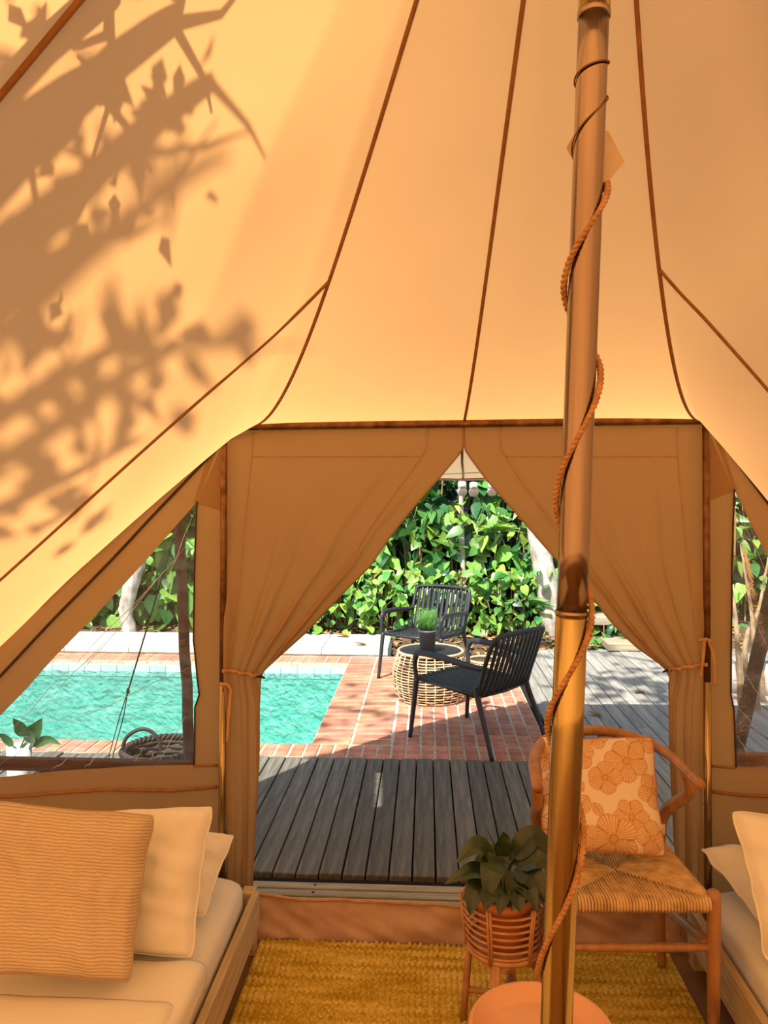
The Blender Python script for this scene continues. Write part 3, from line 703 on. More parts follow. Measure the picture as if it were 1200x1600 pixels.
# rush seat: every cord comes over the front or back rail, turns at the diagonal and runs out over the side rail
cFL, cFR, cRR, cRL = Vector((.470, 2.068)), Vector((.880, 2.068)), Vector((.868, 2.445)), Vector((.502, 2.445))
mb = MB(); N = 24; rr = random.Random(2)
def s2(p, z): return Q(p.x, p.y, z)
for cf, co, cs in ((cFL, cFR, cRL), (cFR, cFL, cRR), (cRL, cRR, cFL), (cRR, cRL, cFR)):
    mid = (cFL + cFR + cRR + cRL) / 4
    for k in range(N):
        t = (k + .5) / N
        a = lerp(cf, (cf + co) / 2, t); c = lerp(cf, (cf + cs) / 2, t); d = lerp(cf, mid, t)
        dip = .016 * t; jz = rr.uniform(-.0012, .0012); w = .0040 + rr.uniform(-.0005, .0006)
        oa = (a - lerp(cf, mid, t)).normalized() * .012; oc = (c - d).normalized() * .012
        path = [s2(a + oa * .4, .405), s2(a + oa, .418), s2(a + oa * .55, .434), s2(lerp(a, d, .12), .4395 - dip * .1 + jz), s2(lerp(a, d, .55), .438 - dip * .6 + jz), s2(d, .437 - dip + jz),
                s2(lerp(c, d, .55), .438 - dip * .6 + jz), s2(lerp(c, d, .12), .4395 - dip * .1 + jz), s2(c + oc * .55, .434), s2(c + oc, .418), s2(c + oc * .4, .405)]
        mb.tube(path, w, 6)
part('woven_seat', mb, M['rush'], ch, kind='stuff')
under = [s2(lerp(p, mid, .03), .417) for p in (cFL, cFR, cRR, cRL)] + [s2(mid, .412)]
part('seat_underside', MB().add(under, [(0, 1, 4), (1, 2, 4), (2, 3, 4), (3, 0, 4)]), M['rush'], ch, smooth=False)
# printed cushion
cc = [P(846, 1332, 2.24), P(1041, 1340, 2.24), P(1020, 1150, 2.40), P(840, 1150, 2.40)]
cush = thing('flower_cushion', 'cream cushion printed with large orange flowers on the wooden chair', 'cushion', sum(cc, Vector()) / 4 - UP * .15)
NC = 190
me, rim, cpt = pillow_mesh('flower_cushion_cover', cc, .105, M['print'], 21, n=NC, puff=.5, wr=.004)
FLOW = [(.30, .83, .115, 9, .3), (.72, .77, .150, 11, 1.0), (.52, .62, .115, 9, 2.0), (.33, .36, .0, 0, 0), (.72, .29, .120, 12, .5), (.56, .10, .165, 10, .0), (.88, .13, .11, 8, .9),
        (.06, .80, .11, 9, .2), (.12, .52, .13, 10, 1.4), (.14, .16, .15, 10, .8), (.95, .52, .12, 10, 2.2), (.88, .96, .11, 9, .1), (.48, 1.0, .09, 8, .6), (.32, .12, .09, 8, 1.9)]
LEAVES = [(.36, .46, -2.2, .23, .085), (.40, .40, -1.0, .16, .045), (.33, .50, 2.5, .10, .06)]
CREAM, ORNG, MIDO, DARKO = Vector((.72, .62, .50)), Vector((.56, .30, .12)), Vector((.64, .42, .24)), Vector((.44, .21, .07))
def print_col(u, v):
    col = CREAM.copy()
    for (lx, ly, an, ln, wd) in LEAVES:
        dx, dy = u - lx, v - ly; a = dx * math.cos(an) + dy * math.sin(an); b = -dx * math.sin(an) + dy * math.cos(an); t = a / ln
        if 0 < t < 1:
            hw = wd * math.sin(PI * t ** .8)
            if abs(b) < hw:
                st = math.sin((a - abs(b) * .8) * 260)
                col = ORNG.copy() if (st > -.1 or abs(b) < .006 or abs(b) > hw - .008) else lerp(CREAM, ORNG, .25)
    for (fx, fy, R, n, ph) in FLOW:
        if R <= 0: continue
        R *= 1.22
        dx, dy = u - fx, v - fy; r = math.hypot(dx, dy)
        if r > R * 1.25: continue
        a = math.atan2(dy, dx) + ph; pet = abs(math.sin(a * n / 4.0 * .5 * 2)) ; rr_ = R * (.86 + .22 * pet)
        if r < rr_:
            q = r / rr_
            if q < .2: c = lerp(ORNG, MIDO, .35) if q < .15 else DARKO
            elif q > .94: c = ORNG
            else:
                st = math.sin(a * n * 4.0 + .6 * math.sin(a * 5)); c = ORNG if st > (.15 - .9 * (1 - q)) else lerp(CREAM, MIDO, .45)
                if pet < .13: c = DARKO
            col = c.copy()
    return col
ca = me.color_attributes.new(name='print', type='FLOAT_COLOR', domain='POINT'); buf = []
for s_ in (0, 1):
    for j in range(NC + 1):
        for i in range(NC + 1):
            c = print_col(i / NC, j / NC); buf += [c.x, c.y, c.z, 1.0]
ca.data.foreach_set('color', buf)
link('cover', me, cush); part('piping', MB().tube(rim, .0035, 6, closed=True), M['piping'], cush)
e = cpt(1, .22, 0); part('care_label', MB().box(e + RV * .004, .014, .002, .03), M['tagcloth'], cush, smooth=False)

# ================================================================== PLANT STAND, PLANT, CLAY TABLE
SC0 = Q(.340, 2.185, 0)
st = thing('plant_stand', 'rattan basket plant stand on four legs beside the centre pole', 'plant stand', SC0)
def ringpath(r, z, n=36, c=SC0): return [c + Vector((r * math.cos(2 * PI * k / n), r * math.sin(2 * PI * k / n), z)) for k in range(n)]
for k in range(7):
    z = .262 + .0195 * k; part('hoop', MB().tube(ringpath(.104 + .0022 * k, z), .0038, 6, closed=True), M['rattan'], st)
part('base_hoop', MB().tube(ringpath(.102, .250), .0075, 8, closed=True), M['rattan'], st)
part('basket_floor', MB().lathe([(.0, .250), (.1, .250), (.1, .256), (0, .256)], 24, SC0), M['rattan'], st)
for k in range(6):
    a = -PI / 2 + .62 + k * PI / 3
    for da in (-.035, .035):
        d = Vector((math.cos(a + da), math.sin(a + da), 0))
        part('stake', MB().tube([SC0 + d * .107 + UP * .245, SC0 + d * .114 + UP * .32, SC0 + d * .124 + UP * .397], .0038, 6), M['rattan'], st)
for k in range(10):                                 # lattice on the far side
    a0 = PI * .35 + k * .13
    for sg in (-1, 1):
        part('lattice_cane', MB().tube([SC0 + Vector((math.cos(a0 + sg * .22 * t), math.sin(a0 + sg * .22 * t), 0)) * (.112 + .004 * t) + UP * (.265 + .12 * t) for t in (0, .33, .66, 1)], .0028, 5), M['rattan'], st)
for k in range(4):
    a = -PI / 2 - .30 + k * PI / 2; d = Vector((math.cos(a), math.sin(a), 0)); a2 = a + PI / 2; d2 = Vector((math.cos(a2), math.sin(a2), 0))
    for da in (-.05, .05):
        dd = Vector((math.cos(a + da), math.sin(a + da), 0)); part('leg', MB().tube([SC0 + dd * .098 + UP * .25, SC0 + dd * .108 + UP * .12, SC0 + dd * .118], .0092, 8), M['rattan'], st)
    arch = catmull([SC0 + d * .108 + UP * .10, SC0 + d * .102 + UP * .21] + [SC0 + Vector((math.cos(a + t), math.sin(a + t), 0)) * .100 + UP * .243 for t in (.4, .78, 1.17)] + [SC0 + d2 * .102 + UP * .21, SC0 + d2 * .108 + UP * .10], 4)
    part('arch', MB().tube(arch, .0045, 6), M['rattan'], st)
    if k < 2:
        part('cross_brace', MB().tube([SC0 + d * .11 + UP * .095, SC0 + UP * .105, SC0 - d * .11 + UP * .095], .0085, 8), M['rattan'], st)
pp = thing('potted_plant', 'dark green broad-leaved plant in a terracotta pot in the rattan stand', 'plant', SC0 + UP * .257)
part('pot', MB().lathe([(.062, .257), (.068, .30), (.078, .37), (.090, .372), (.092, .398), (.084, .40), (.080, .375), (0, .372)], 28, SC0), M['terracotta'], pp)
part('soil', MB().lathe([(0, .37), (.079, .376), (.079, .38), (0, .385)], 20, SC0), M['soilpot'], pp)
def leaf_blade(path, w, nrm, fold=.25, nu=6):
    """broad pointed blade along a curve; nrm = the side that faces up"""
    n = len(path) - 1; vs = []; fs = []
    for i, p in enumerate(path):
        t = i / n; tan = (path[min(i + 1, n)] - path[max(i - 1, 0)]).normalized(); s = tan.cross(nrm).normalized(); up = s.cross(tan)
        hw = w * (math.sin(PI * min(1, t ** .66 * .98 + .02)) ** 1.15)
        for k in range(-nu // 2, nu // 2 + 1):
            x = k / (nu / 2); vs.append(p + s * (hw * x) + up * (abs(x) ** 1.3 * hw * fold) + up * (.06 * hw * math.sin(t * 17) * abs(x)))
    m = nu + 1
    for i in range(n):
        for k in range(nu): fs.append((i * m + k, i * m + k + 1, (i + 1) * m + k + 1, (i + 1) * m + k))
    return MB().add(vs, fs)
crown = SC0 + UP * .40
LV = [((772, 1345), (745, 1322), (712, 1350), .030, 2.10), ((768, 1365), (735, 1362), (694, 1382), .026, 2.10), ((785, 1338), (787, 1315), (786, 1299), .026, 2.16), ((802, 1340), (835, 1308), (866, 1330), .036, 2.18),
      ((780, 1340), (768, 1362), (760, 1418), .036, 2.07), ((765, 1368), (742, 1395), (734, 1432), .032, 2.08), ((775, 1375), (764, 1400), (757, 1424), .028, 2.04), ((790, 1370), (785, 1400), (779, 1432), .026, 2.04),
      ((800, 1365), (808, 1400), (814, 1428), .028, 2.04), ((795, 1360), (800, 1395), (800, 1425), .026, 2.06), ((805, 1358), (835, 1375), (852, 1412), .036, 2.08), ((812, 1350), (840, 1345), (872, 1358), .032, 2.12),
      ((800, 1350), (845, 1335), (880, 1372), .030, 2.22), ((785, 1350), (760, 1340), (735, 1370), .030, 2.26), ((795, 1345), (815, 1330), (840, 1340), .026, 2.28), ((770, 1370), (748, 1378), (722, 1408), .024, 2.16),
      ((788, 1360), (776, 1330), (752, 1330), .024, 2.22), ((800, 1370), (826, 1392), (840, 1425), .028, 2.05)]
for (a, m_, b, w, Zd) in LV:
    A_, B_, C_ = P(*a, 2.175 + (Zd - 2.175) * .35), P(*m_, 2.175 + (Zd - 2.175) * .8), P(*b, Zd)
    stem = catmull([crown + Vector((random.uniform(-.02, .02), random.uniform(-.02, .02), -.02)), A_], 5)
    pth = catmull([A_, B_, C_], 8)
    out = (B_ - crown); out.z = 0; nr = (UP * .8 - DV * .6 - out.normalized() * .1).normalized()
    o = part('leaf', leaf_blade(pth, w, nr), M['lily'], pp)
    part('leaf_stem', MB().tube(stem, .0025, 5), M['lily'], o)
part('flower_stalk', MB().tube([crown, P(775, 1325, 2.16), P(761, 1296, 2.15)], .0022, 5), M['lily'], pp)

DC = Q(.328, 1.60, 0)
dt = thing('clay_side_table', 'round terracotta table with a raised rim in front of the plant stand', 'side table', DC)
part('tray_top', MB().lathe([(.112, .385), (.140, .388), (.150, .40), (.152, .415), (.149, .421), (.1425, .4215), (.139, .417), (.121, .398), (.118, .395), (.112, .394), (0, .394)], 96, DC), M['clay'], dt, smooth=False)
part('drum_base', MB().lathe([(.095, 0), (.120, .004), (.128, .10), (.124, .25), (.113, .36), (.112, .386)], 48, DC), M['clay'], dt)

# ================================================================== OUTSIDE GROUND, DECK, PATIO, POOL
PX = -.70                                            # right edge of the pool
DY0, DY1, PY1 = 3.06, 4.40, 7.10                     # deck front, deck / brick line, back of patio
POOL = (-6.5, PX, 4.63, 6.82)
ground = thing('ground', 'brown earth strewn with leaf litter round the deck', 'ground', (0, 8, -.15), kind='structure')
mb = MB()
for (x0, x1, y0, y1) in ((-30, 30, -30, POOL[2] - .02), (-30, POOL[0] - .02, POOL[2] - .02, POOL[3] + .02), (POOL[1] + .02, 30, POOL[2] - .02, POOL[3] + .02), (-30, 30, POOL[3] + .02, 40)):
    mb.add([(x0, y0, -.12), (x1, y0, -.12), (x1, y1, -.12), (x0, y1, -.12)], [(0, 1, 2, 3)])
part('earth', mb, M['soil'], ground, smooth=False)
def bed_soil(u, v):
    x = lerp(-9, 9, u); y = lerp(7.35, 11.0, v); return Vector((x, y, -.10 + .14 * min(1, v * 6) + 2.9 * max(0, v - .62) * 1.2 + .05 * n3(x * 2, y * 2)))
part('planting_bank', MB().grid(bed_soil, 90, 24), M['soil'], ground)
# deck: boards run away from the tent
deck = thing('deck', 'weathered grey timber deck in front of the tent', 'deck', (.3, 3.7, 0), kind='structure')
part('subframe', MB().box((0.4, 3.72, -.075), 5.9, 1.36, .06), M['under'], deck, smooth=False)
part('subframe', MB().box((2.05, 5.95, -.075), 2.62, 3.1, .06), M['under'], deck, smooth=False)
rb = random.Random(11); BW = .094; pk = {}
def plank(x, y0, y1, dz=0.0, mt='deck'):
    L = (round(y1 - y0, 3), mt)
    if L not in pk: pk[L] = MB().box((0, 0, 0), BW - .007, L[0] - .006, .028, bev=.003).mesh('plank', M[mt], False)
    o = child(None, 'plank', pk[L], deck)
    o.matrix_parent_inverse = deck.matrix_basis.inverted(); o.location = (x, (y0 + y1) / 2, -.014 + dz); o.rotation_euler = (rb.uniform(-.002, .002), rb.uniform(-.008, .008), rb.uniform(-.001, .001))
k0 = int((-2.6 + PX) / BW)
x = -2.55
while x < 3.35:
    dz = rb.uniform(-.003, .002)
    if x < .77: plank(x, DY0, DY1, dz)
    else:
        c = rb.choice((4.4, 5.05, 5.7)); plank(x, DY0, c, dz, 'deck_lit_tone'); plank(x, c, 7.45 + rb.choice((0, .05)), rb.uniform(-.003, .002), 'deck_lit_tone')
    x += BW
for k in range(3):                                   # slats of the step below the deck
    y = 2.895 + .056 * k
    o = part('step_slat', MB().box((.27, y, -.030), 1.95, .044, .024, bev=.003), M['slat'], deck, smooth=False)
    for xx in (-.44, 1.05): part('screw', MB().lathe([(0, -.020), (.006, -.019), (.006, -.017), (0, -.0168)], 8, (xx, y, 0)), M['black'], o)
part('front_fascia', MB().box((.3, 3.046, -.045), 3.4, .02, .05), M['under'], deck, smooth=False)
# patio bricks
patio = thing('patio', 'brick patio between the pool and the deck', 'patio', (0, 5.7, 0), kind='structure')
part('mortar_bed', MB().box(((PX + .73) / 2, (DY1 + PY1) / 2, -.035), .73 - PX, PY1 - DY1, .056), M['mortar'], patio, smooth=False)
part('mortar_bed', MB().box(((POOL[0] + PX) / 2, (DY1 + POOL[2]) / 2, -.035), PX - POOL[0], POOL[2] - DY1, .056), M['mortar'], patio, smooth=False)
part('mortar_bed', MB().box(((POOL[0] + PX) / 2, (PY1 + POOL[3]) / 2, -.035), PX - POOL[0], PY1 - POOL[3], .056), M['mortar'], patio, smooth=False)
bk = {}
def brick(x, y, sx, sy):
    key = (round(sx, 3), round(sy, 3), rb.randrange(3))
    if key not in bk:
        m_ = MB().box((0, 0, 0), sx, sy, .05, bev=.004); r3 = random.Random(key[2])
        m_.v = [v + Vector((r3.uniform(-.0025, .0025), r3.uniform(-.0025, .0025), r3.uniform(-.002, .0))) for v in m_.v]
        bk[key] = m_.mesh('brick', M['brick'], False)
    o = child(None, 'brick', bk[key], patio); o.matrix_parent_inverse = patio.matrix_basis.inverted()
    o.location = (x, y, -.025 + rb.uniform(-.003, .001)); o.rotation_euler = (rb.uniform(-.01, .01), rb.uniform(-.01, .01), rb.choice((0, PI)) + rb.uniform(-.012, .012))
for c in range(2):
    y = DY1 + .235
    while y + .1 < PY1: brick(PX + .118 + c * .243, y + .052, .228, .092); y += .106
cw = .0855
for c in range(11):
    x = PX + .49 + cw * (c + .5); y = DY1 + .235
    if c % 2: pass
    while y + .2 < PY1 + .05: brick(x, y + .11, cw - .014, .212); y += .228
x = POOL[1] + .73 - PX + .0
x = .73 - cw / 2
while x > -3.6: brick(x, DY1 + .117, cw - .014, .210); x -= cw
x = PX - .055
while x > -5.4: brick(x, (POOL[3] + PY1) / 2, .098, PY1 - POOL[3] - .01); x -= .108
# pool
pool = thing('pool', 'turquoise lined swimming pool beside the deck', 'pool', (-3.5, 5.7, -1.2), kind='structure')
x0, x1, y0, y1 = POOL; zb = -1.15
part('pool_lining', MB().add([(x0, y0, zb), (x1, y0, zb), (x1, y1, zb), (x0, y1, zb), (x0, y0, -.06), (x1, y0, -.06), (x1, y1, -.06), (x0, y1, -.06)],
     [(0, 1, 2, 3), (0, 4, 5, 1), (1, 5, 6, 2), (2, 6, 7, 3), (3, 7, 4, 0)]), M['pooltile'], pool, smooth=False)
tl = MB().box((0, 0, 0), .145, .006, .10).mesh('waterline_tile', M['waterline'], False)
x = PX - .08
while x > -4.2:
    o = child(None, 'waterline_tile', tl, pool); o.matrix_parent_inverse = pool.matrix_basis.inverted(); o.location = (x, POOL[3] - .004, -.10); x -= .15
wtr = part('pool_water', MB().grid(lambda u, v: Vector((lerp(x0, x1, u), lerp(y0, y1, v), -.105 + .004 * n3(u * 40, v * 16))), 160, 70), M['water'])
tag(wtr, 'rippled turquoise water filling the pool', 'water', kind='stuff')
# stone ledge behind the pool
ledge = thing('ledge', 'long low pale stone ledge behind the pool', 'ledge', (-2.5, 7.45, -.1), kind='structure')
x = -.36; k = 0
while x > -6.2:
    w = (.62, .55, .7, .58)[k % 4]
    part('coping_slab', MB().box((x - w / 2, 7.46, .035), w - .006, .74, .05, bev=.006), M['stone'], ledge, smooth=False)
    part('face_slab', MB().box((x - w / 2, 7.13, -.05), w - .006, .05, .12, bev=.003), M['stone'], ledge, smooth=False)
    x -= w; k += 1
part('ledge_core', MB().box((-3.3, 7.47, -.055), 5.9, .68, .128), M['stone'], ledge, smooth=False)

# ================================================================== PATIO FURNITURE
def patio_chair(label, loc, rz, src=None):
    if src:
        r = src.copy(); COL.objects.link(r); r.location = loc; r.rotation_euler = (0, 0, rz); r['label'] = label
        for c_ in src.children:
            d = c_.copy(); COL.objects.link(d); d.parent = r
        return r
    t = thing('patio_chair', label, 'chair', loc, rz, 'charcoal slatted patio chairs')
    m = M['char']; w = .262
    for s in (-1, 1):
        lpart('leg', MB().tube(catmull([(s * .285, -.285, 0), (s * .272, -.265, .2), (s * w, -.25, .37)], 5), [.013 + .0005 * k for k in range(11)], 10), m, t)
        lpart('leg', MB().tube(catmull([(s * .275, .335, 0), (s * .262, .275, .17), (s * .25, .215, .33), (s * .252, .215, .40)], 5), [.013 + .0006 * k for k in range(16)], 10), m, t)
        lpart('armrest', MB().tube(catmull([(s * w, -.25, .36), (s * .266, -.262, .45), (s * .270, -.245, .515), (s * .272, -.19, .532), (s * .270, .0, .525), (s * .262, .19, .505), (s * .258, .26, .505)], 6),
              [.013] * 10 + [.016] * 20 + [.013] * 7, 10, sq=1.25), m, t)
        lpart('seat_rail', MB().tube([(s * .256, -.25, .366), (s * .252, 0, .352), (s * .25, .215, .335)], .014, 10), m, t)
    bf = catmull([(-.25, .215, .33), (-.258, .265, .50), (-.258, .315, .63), (-.235, .338, .685), (-.12, .352, .697), (0, .356, .70), (.12, .352, .697), (.235, .338, .685), (.258, .315, .63), (.258, .265, .50), (.25, .215, .33)], 5)
    lpart('back_frame', MB().tube(bf, .0135, 10), m, t)
    lpart('front_rail', MB().tube([(-.256, -.25, .362), (0, -.262, .356), (.256, -.25, .362)], .014, 10), m, t)
    lpart('rear_rail', MB().tube([(-.25, .215, .335), (0, .228, .330), (.25, .215, .335)], .013, 10), m, t)
    n = 11
    for k in range(n):
        x = lerp(-.222, .222, k / (n - 1)); b = .012 * (1 - (x / .23) ** 2)
        s_ = MB().grid(lambda u, v: Vector((x + (u - .5) * .029, lerp(-.262, .222, v) + (b if v > .5 else -b) * .6, .372 - .030 * v - .016 * math.sin(PI * v))), 2, 8)
        o = lpart('seat_slat', s_, m, t); solidify(o, .008)
        s_ = MB().grid(lambda u, v: Vector((x * (1 + .03 * v) + (u - .5) * .029, .222 + b + .130 * v ** .85, lerp(.336, .692, v))), 2, 8)
        o = lpart('back_slat', s_, m, t); solidify(o, .008)
    return t
def face(dx, dy): return math.atan2(dy, dx) + PI / 2            # local front is -Y
nc = (G(643, 1148) + G(755, 1188) + G(843, 1150) + G(728, 1122)) / 4
fwd = (-RV * .72 + DV * .70); chair1 = patio_chair('charcoal slatted patio chair with its back to the tent', nc, face(fwd.x, fwd.y))
ff = (-RV * .50 - DV * .86); sd = (RV * .86 - DV * .50)
fc = G(592, 1060) + sd * .28 - ff * .29
patio_chair('charcoal slatted patio chair facing the tent by the hedge', fc, face(ff.x, ff.y), chair1)
# rattan drum table
def drum(name, label, c, R, H, top):
    t = thing(name, label, 'table' if top else 'stool', c)
    prof = lambda z: R * (.80 + .22 * math.sin(PI * min(1, (z / H) * .78 + .13)))
    rr = random.Random(4)
    for k in range(18):
        z = H * (k + .5) / 18
        pth = [c + Vector(((prof(z) + .004 * math.sin(a * 13 + k * PI)) * math.cos(a), (prof(z) + .004 * math.sin(a * 13 + k * PI)) * math.sin(a), z + .006 * n3(a * 2, k))) for a in [2 * PI * q / 78 for q in range(78)]]
        part('cane_ring', MB().tube(pth, .0042, 5, closed=True), M['wicker'], t)
    for k in range(26):
        a = 2 * PI * k / 26
        part('cane_upright', MB().tube([c + Vector((prof(H * q / 7) * math.cos(a), prof(H * q / 7) * math.sin(a), H * q / 7)) for q in range(8)], .0045, 5), M['wicker'], t)
    part('rim', MB().tube(ringpath(prof(H) + .002, H, 40, c), .010, 8, closed=True), M['wicker'], t)
    part('inner_drum', MB().lathe([(prof(0) * .9, .002), (R * .86, H * .5), (prof(H) * .88, H - .012)], 30, c), M['barkd'], t)
    if top: part('table_top', MB().lathe([(0, H - .012), (prof(H) - .008, H - .012), (prof(H) - .008, H + .002), (prof(H) - .014, H + .006), (0, H + .006)], 40, c), M['tabletop'], t)
    return t
TC = Q(.345, 5.70, 0)
drum('drum_table', 'pale wicker drum table with a dark round top', TC, .275, .345, True)
drum('wicker_stool', 'low wicker stool half hidden behind the dark patio chair', Q(.80, 6.05, 0), .15, .20, False)
gp = thing('herb_pot', 'grey pot of feathery green herb on the wicker drum table', 'plant', Q(.318, 5.62, .351))
gc = Q(.318, 5.62, .351)
part('pot', MB().lathe([(.050, 0), (.066, .15), (.072, .152), (.072, .165), (.066, .165), (.062, .15), (0, .148)], 24, gc), M['greypot'], gp)
mb = MB(); rr = random.Random(9)
for k in range(260):
    a = rr.uniform(0, 2 * PI); r = rr.uniform(0, .05); p0 = gc + Vector((r * math.cos(a), r * math.sin(a), .15)); h = rr.uniform(.05, .17)
    p1 = p0 + Vector((math.cos(a) * rr.uniform(.0, .05), math.sin(a) * rr.uniform(0, .05), h)); mb.tube([p0, p1], .0011, 3)
    for q in range(6):
        t_ = rr.uniform(.3, 1); pp_ = lerp(p0, p1, t_); d = Vector((rr.uniform(-1, 1), rr.uniform(-1, 1), rr.uniform(0, 1))) * .02; e_ = Vector((rr.uniform(-1, 1), rr.uniform(-1, 1), 0)) * .004
        mb.add([pp_, pp_ + d * .5 + e_, pp_ + d], [(0, 1, 2)])
part('feathery_sprigs', mb, M['herb'], gp, kind='stuff')

# ================================================================== AWNING, POSTS, BULBS, ROPES
AW = dict(dl=W(352, 660, YW + .04), dr=W(1104, 652, YW + .04))
aFL = Vector((-1.10, 3.35, 1.62)); aML = Q(.21, 4.50, 1.605); aMR = Q(.66, 4.52, 1.605); aFR = Vector((2.15, 4.55, 1.66))
aw = thing('awning', 'cream canvas awning stretched out over the doorway', 'awning', (.4, 3.5, 0))
hz = lambda u, dz=0.0: Vector((W(u, 660).x, YW - .035, 1.792 + dz))
hi = [hz(60, -.62), hz(340, -.075), hz(560, .004), hz(725, .012), hz(1112, -.01), hz(1400, -.72)]
lo = [aFL + Vector((-.40, -.50, -.45)), aFL, lerp(aFL, aML, .6), (aML + aMR) / 2, aFR, aFR + Vector((.5, -1.0, -.5))]
def aw_fn(u, v):
    x = u * 5; i = min(int(x), 4); f = x - i; a, b = lerp(hi[i], hi[i + 1], f), lerp(lo[i], lo[i + 1], f)
    return lerp(a, b, v) - UP * .05 * math.sin(PI * v)
mb = MB().grid(aw_fn, 500, 24)
slit = lambda f: (lambda c: abs(c.x + .745 + .006 * n3(c.y * 30, 3)) < .014 and 2.55 < c.y < 3.12)(sum((mb.v[q] for q in f), Vector()) / 4)
mb.f = [f for f in mb.f if not slit(f)]   # slit cut into the canopy to let a sun streak onto the deck
part('canopy', mb, M['awning'], aw)
part('edge_binding', MB().tube([aw_fn(k / 60, 1) for k in range(61)], .006, 6), M['seam_light'], aw)
part('valance', MB().grid(lambda u, v: aw_fn(u, 1) - UP * (.012 * v), 60, 1), M['awning'], aw)
cs = [W(722, 700, YW + .05), P(722, 722, 3.4), P(723, 746, 4.5)]
part('center_strap', MB().tube(cs, .006, 6), M['seam'], aw)
sl = thing('string_light', 'white globe bulbs strung along the awning edge', 'string light', P(740, 752, 4.56))
part('cable', MB().tube(catmull([P(560, 742, 4.5), P(700, 750, 4.56), P(740, 751, 4.56), P(790, 750, 4.56), P(1000, 735, 4.55)], 6), .003, 5), M['black'], sl)
for (u, v, sc) in ((722, 752, .62), (740, 753, 1.0), (769, 752, .95), (655, 748, 1.0), (815, 748, 1.0)):
    c = P(u, v, 4.57)
    s0 = part('socket', MB().lathe([(.010, 0), (.024, -.004), (.026, -.04), (.022, -.042)], 14, c), M['socket'], sl)
    part('bulb', MB().lathe([(.020, -.04), (.027, -.05), (.030, -.062), (.027, -.076), (.016, -.086), (.001, -.089)], 16, c), M['bulb'], s0)
def post(label, p0, p1, r):
    t = thing('awning_post', label, 'post', p0); part('pole', MB().tube([lerp(p0, p1, k / 12) + Vector((.006 * n3(k * .9, 2), .006 * n3(k * .9, 5), 0)) for k in range(13)], r, 12), M['post'], t)
    part('lashing', MB().tube(ringpath(r + .003, 0, 14, lerp(p0, p1, .93)), .004, 5, closed=True), M['rope'], t)
b0 = Q(-.80, 3.30, 0); t0 = P(283, 790, 3.34) ; post('leaning brown awning post outside the pool window', P(303, 1180, 3.30) - UP * .39, aFL + Vector((-.01, 0, .02)), .024)
post('leaning brown awning post outside the window by the right bed', Vector((P(1147, 1180, 4.35).x, P(1147, 1180, 4.35).y, 0)), aFR + Vector((0, 0, .02)), .040)
g0, g1 = P(278, 820, 3.4), P(172, 1190, 3.1)
gy = thing('guy_rope', 'slack dark guy rope in front of the pool', 'rope', g1)
kn = P(200, 1080, 3.18)
part('cord', MB().tube([g0, lerp(g0, kn, .5), kn], .0035, 6), M['black'], gy)
for dx in (-3, 3): part('cord', MB().tube([kn, P(190 + dx, 1120, 3.16), P(175 + dx, 1175, 3.12), P(165 + dx, 1230, 3.08)], .0022, 5), M['black'], gy)
part('knot', MB().tube([kn + UP * .012, kn, kn - UP * .012], [.004, .008, .004], 8), M['black'], gy)

# low rails below both windows
def rail(label, ua, ub, Y, v):
    a, b = W(ua, v, Y), W(ub, v, Y); b.z = a.z
    t = thing('timber_rail', label, 'rail', ((a.x + b.x) / 2, Y, 0))
    part('rail_board', MB().box((a + b) / 2, (b - a).length, .035, .042, bev=.004), M['beam'], t, smooth=False)
    for f in (.06, .5, .94):
        p = lerp(a, b, f); part('rail_post', MB().box((p.x, Y, (p.z - .02) / 2), .04, .04, p.z - .02), M['beam'], t, smooth=False)
rail('low brown timber rail outside the pool window', -150, 300, 2.74, 1189)
rail('low brown timber rail outside the window by the right bed', 1152, 1500, 2.74, 1186)

# basket and pot seen through the pool window
bc = G(252, 1268); bc.z = 0.0
bs = thing('basket', 'dark woven basket with a tall hoop handle beside the pool', 'basket', bc)
for k in range(12):
    z = .015 + .024 * k; r = .135 + .035 * k / 11
    part('weave_ring', MB().tube([bc + Vector(((r + .004 * math.sin(a * 12 + k * PI)) * math.cos(a), (r + .004 * math.sin(a * 12 + k * PI)) * math.sin(a), z)) for a in [2 * PI * q / 60 for q in range(60)]], .013, 6, closed=True), M['basket'], bs)
for ph in (0, .5):
    part('braided_rim', MB().tube([bc + Vector(((.176 + .009 * math.cos(a * 22 + ph * 2 * PI)) * math.cos(a), (.176 + .009 * math.cos(a * 22 + ph * 2 * PI)) * math.sin(a), .300 + .009 * math.sin(a * 22 + ph * 2 * PI))) for a in [2 * PI * q / 200 for q in range(200)]], .010, 6, closed=True), M['basket'], bs)
hx = [(191, 1172), (196, 1155), (208, 1144), (225, 1139), (240, 1146), (249, 1160), (251, 1172)]
Zb = (bc - CP).dot(DV)
part('handle', MB().tube(catmull([P(a, b, Zb - .10) for a, b in hx], 6), .009, 8), M['basket'], bs)
part('basket_bottom', MB().lathe([(0, .004), (.13, .004), (.13, .012), (0, .012)], 20, bc), M['basket'], bs)
wc = P(30, 1170, 3.62); wc.z = 0
wp = thing('pool_plant', 'white pot with broad dark leaves at the pool edge', 'plant', wc)
part('pot', MB().lathe([(.04, 0), (.05, .16), (.056, .335), (.048, .335), (.045, .31), (0, .31)], 24, wc), M['whitepot'], wp)
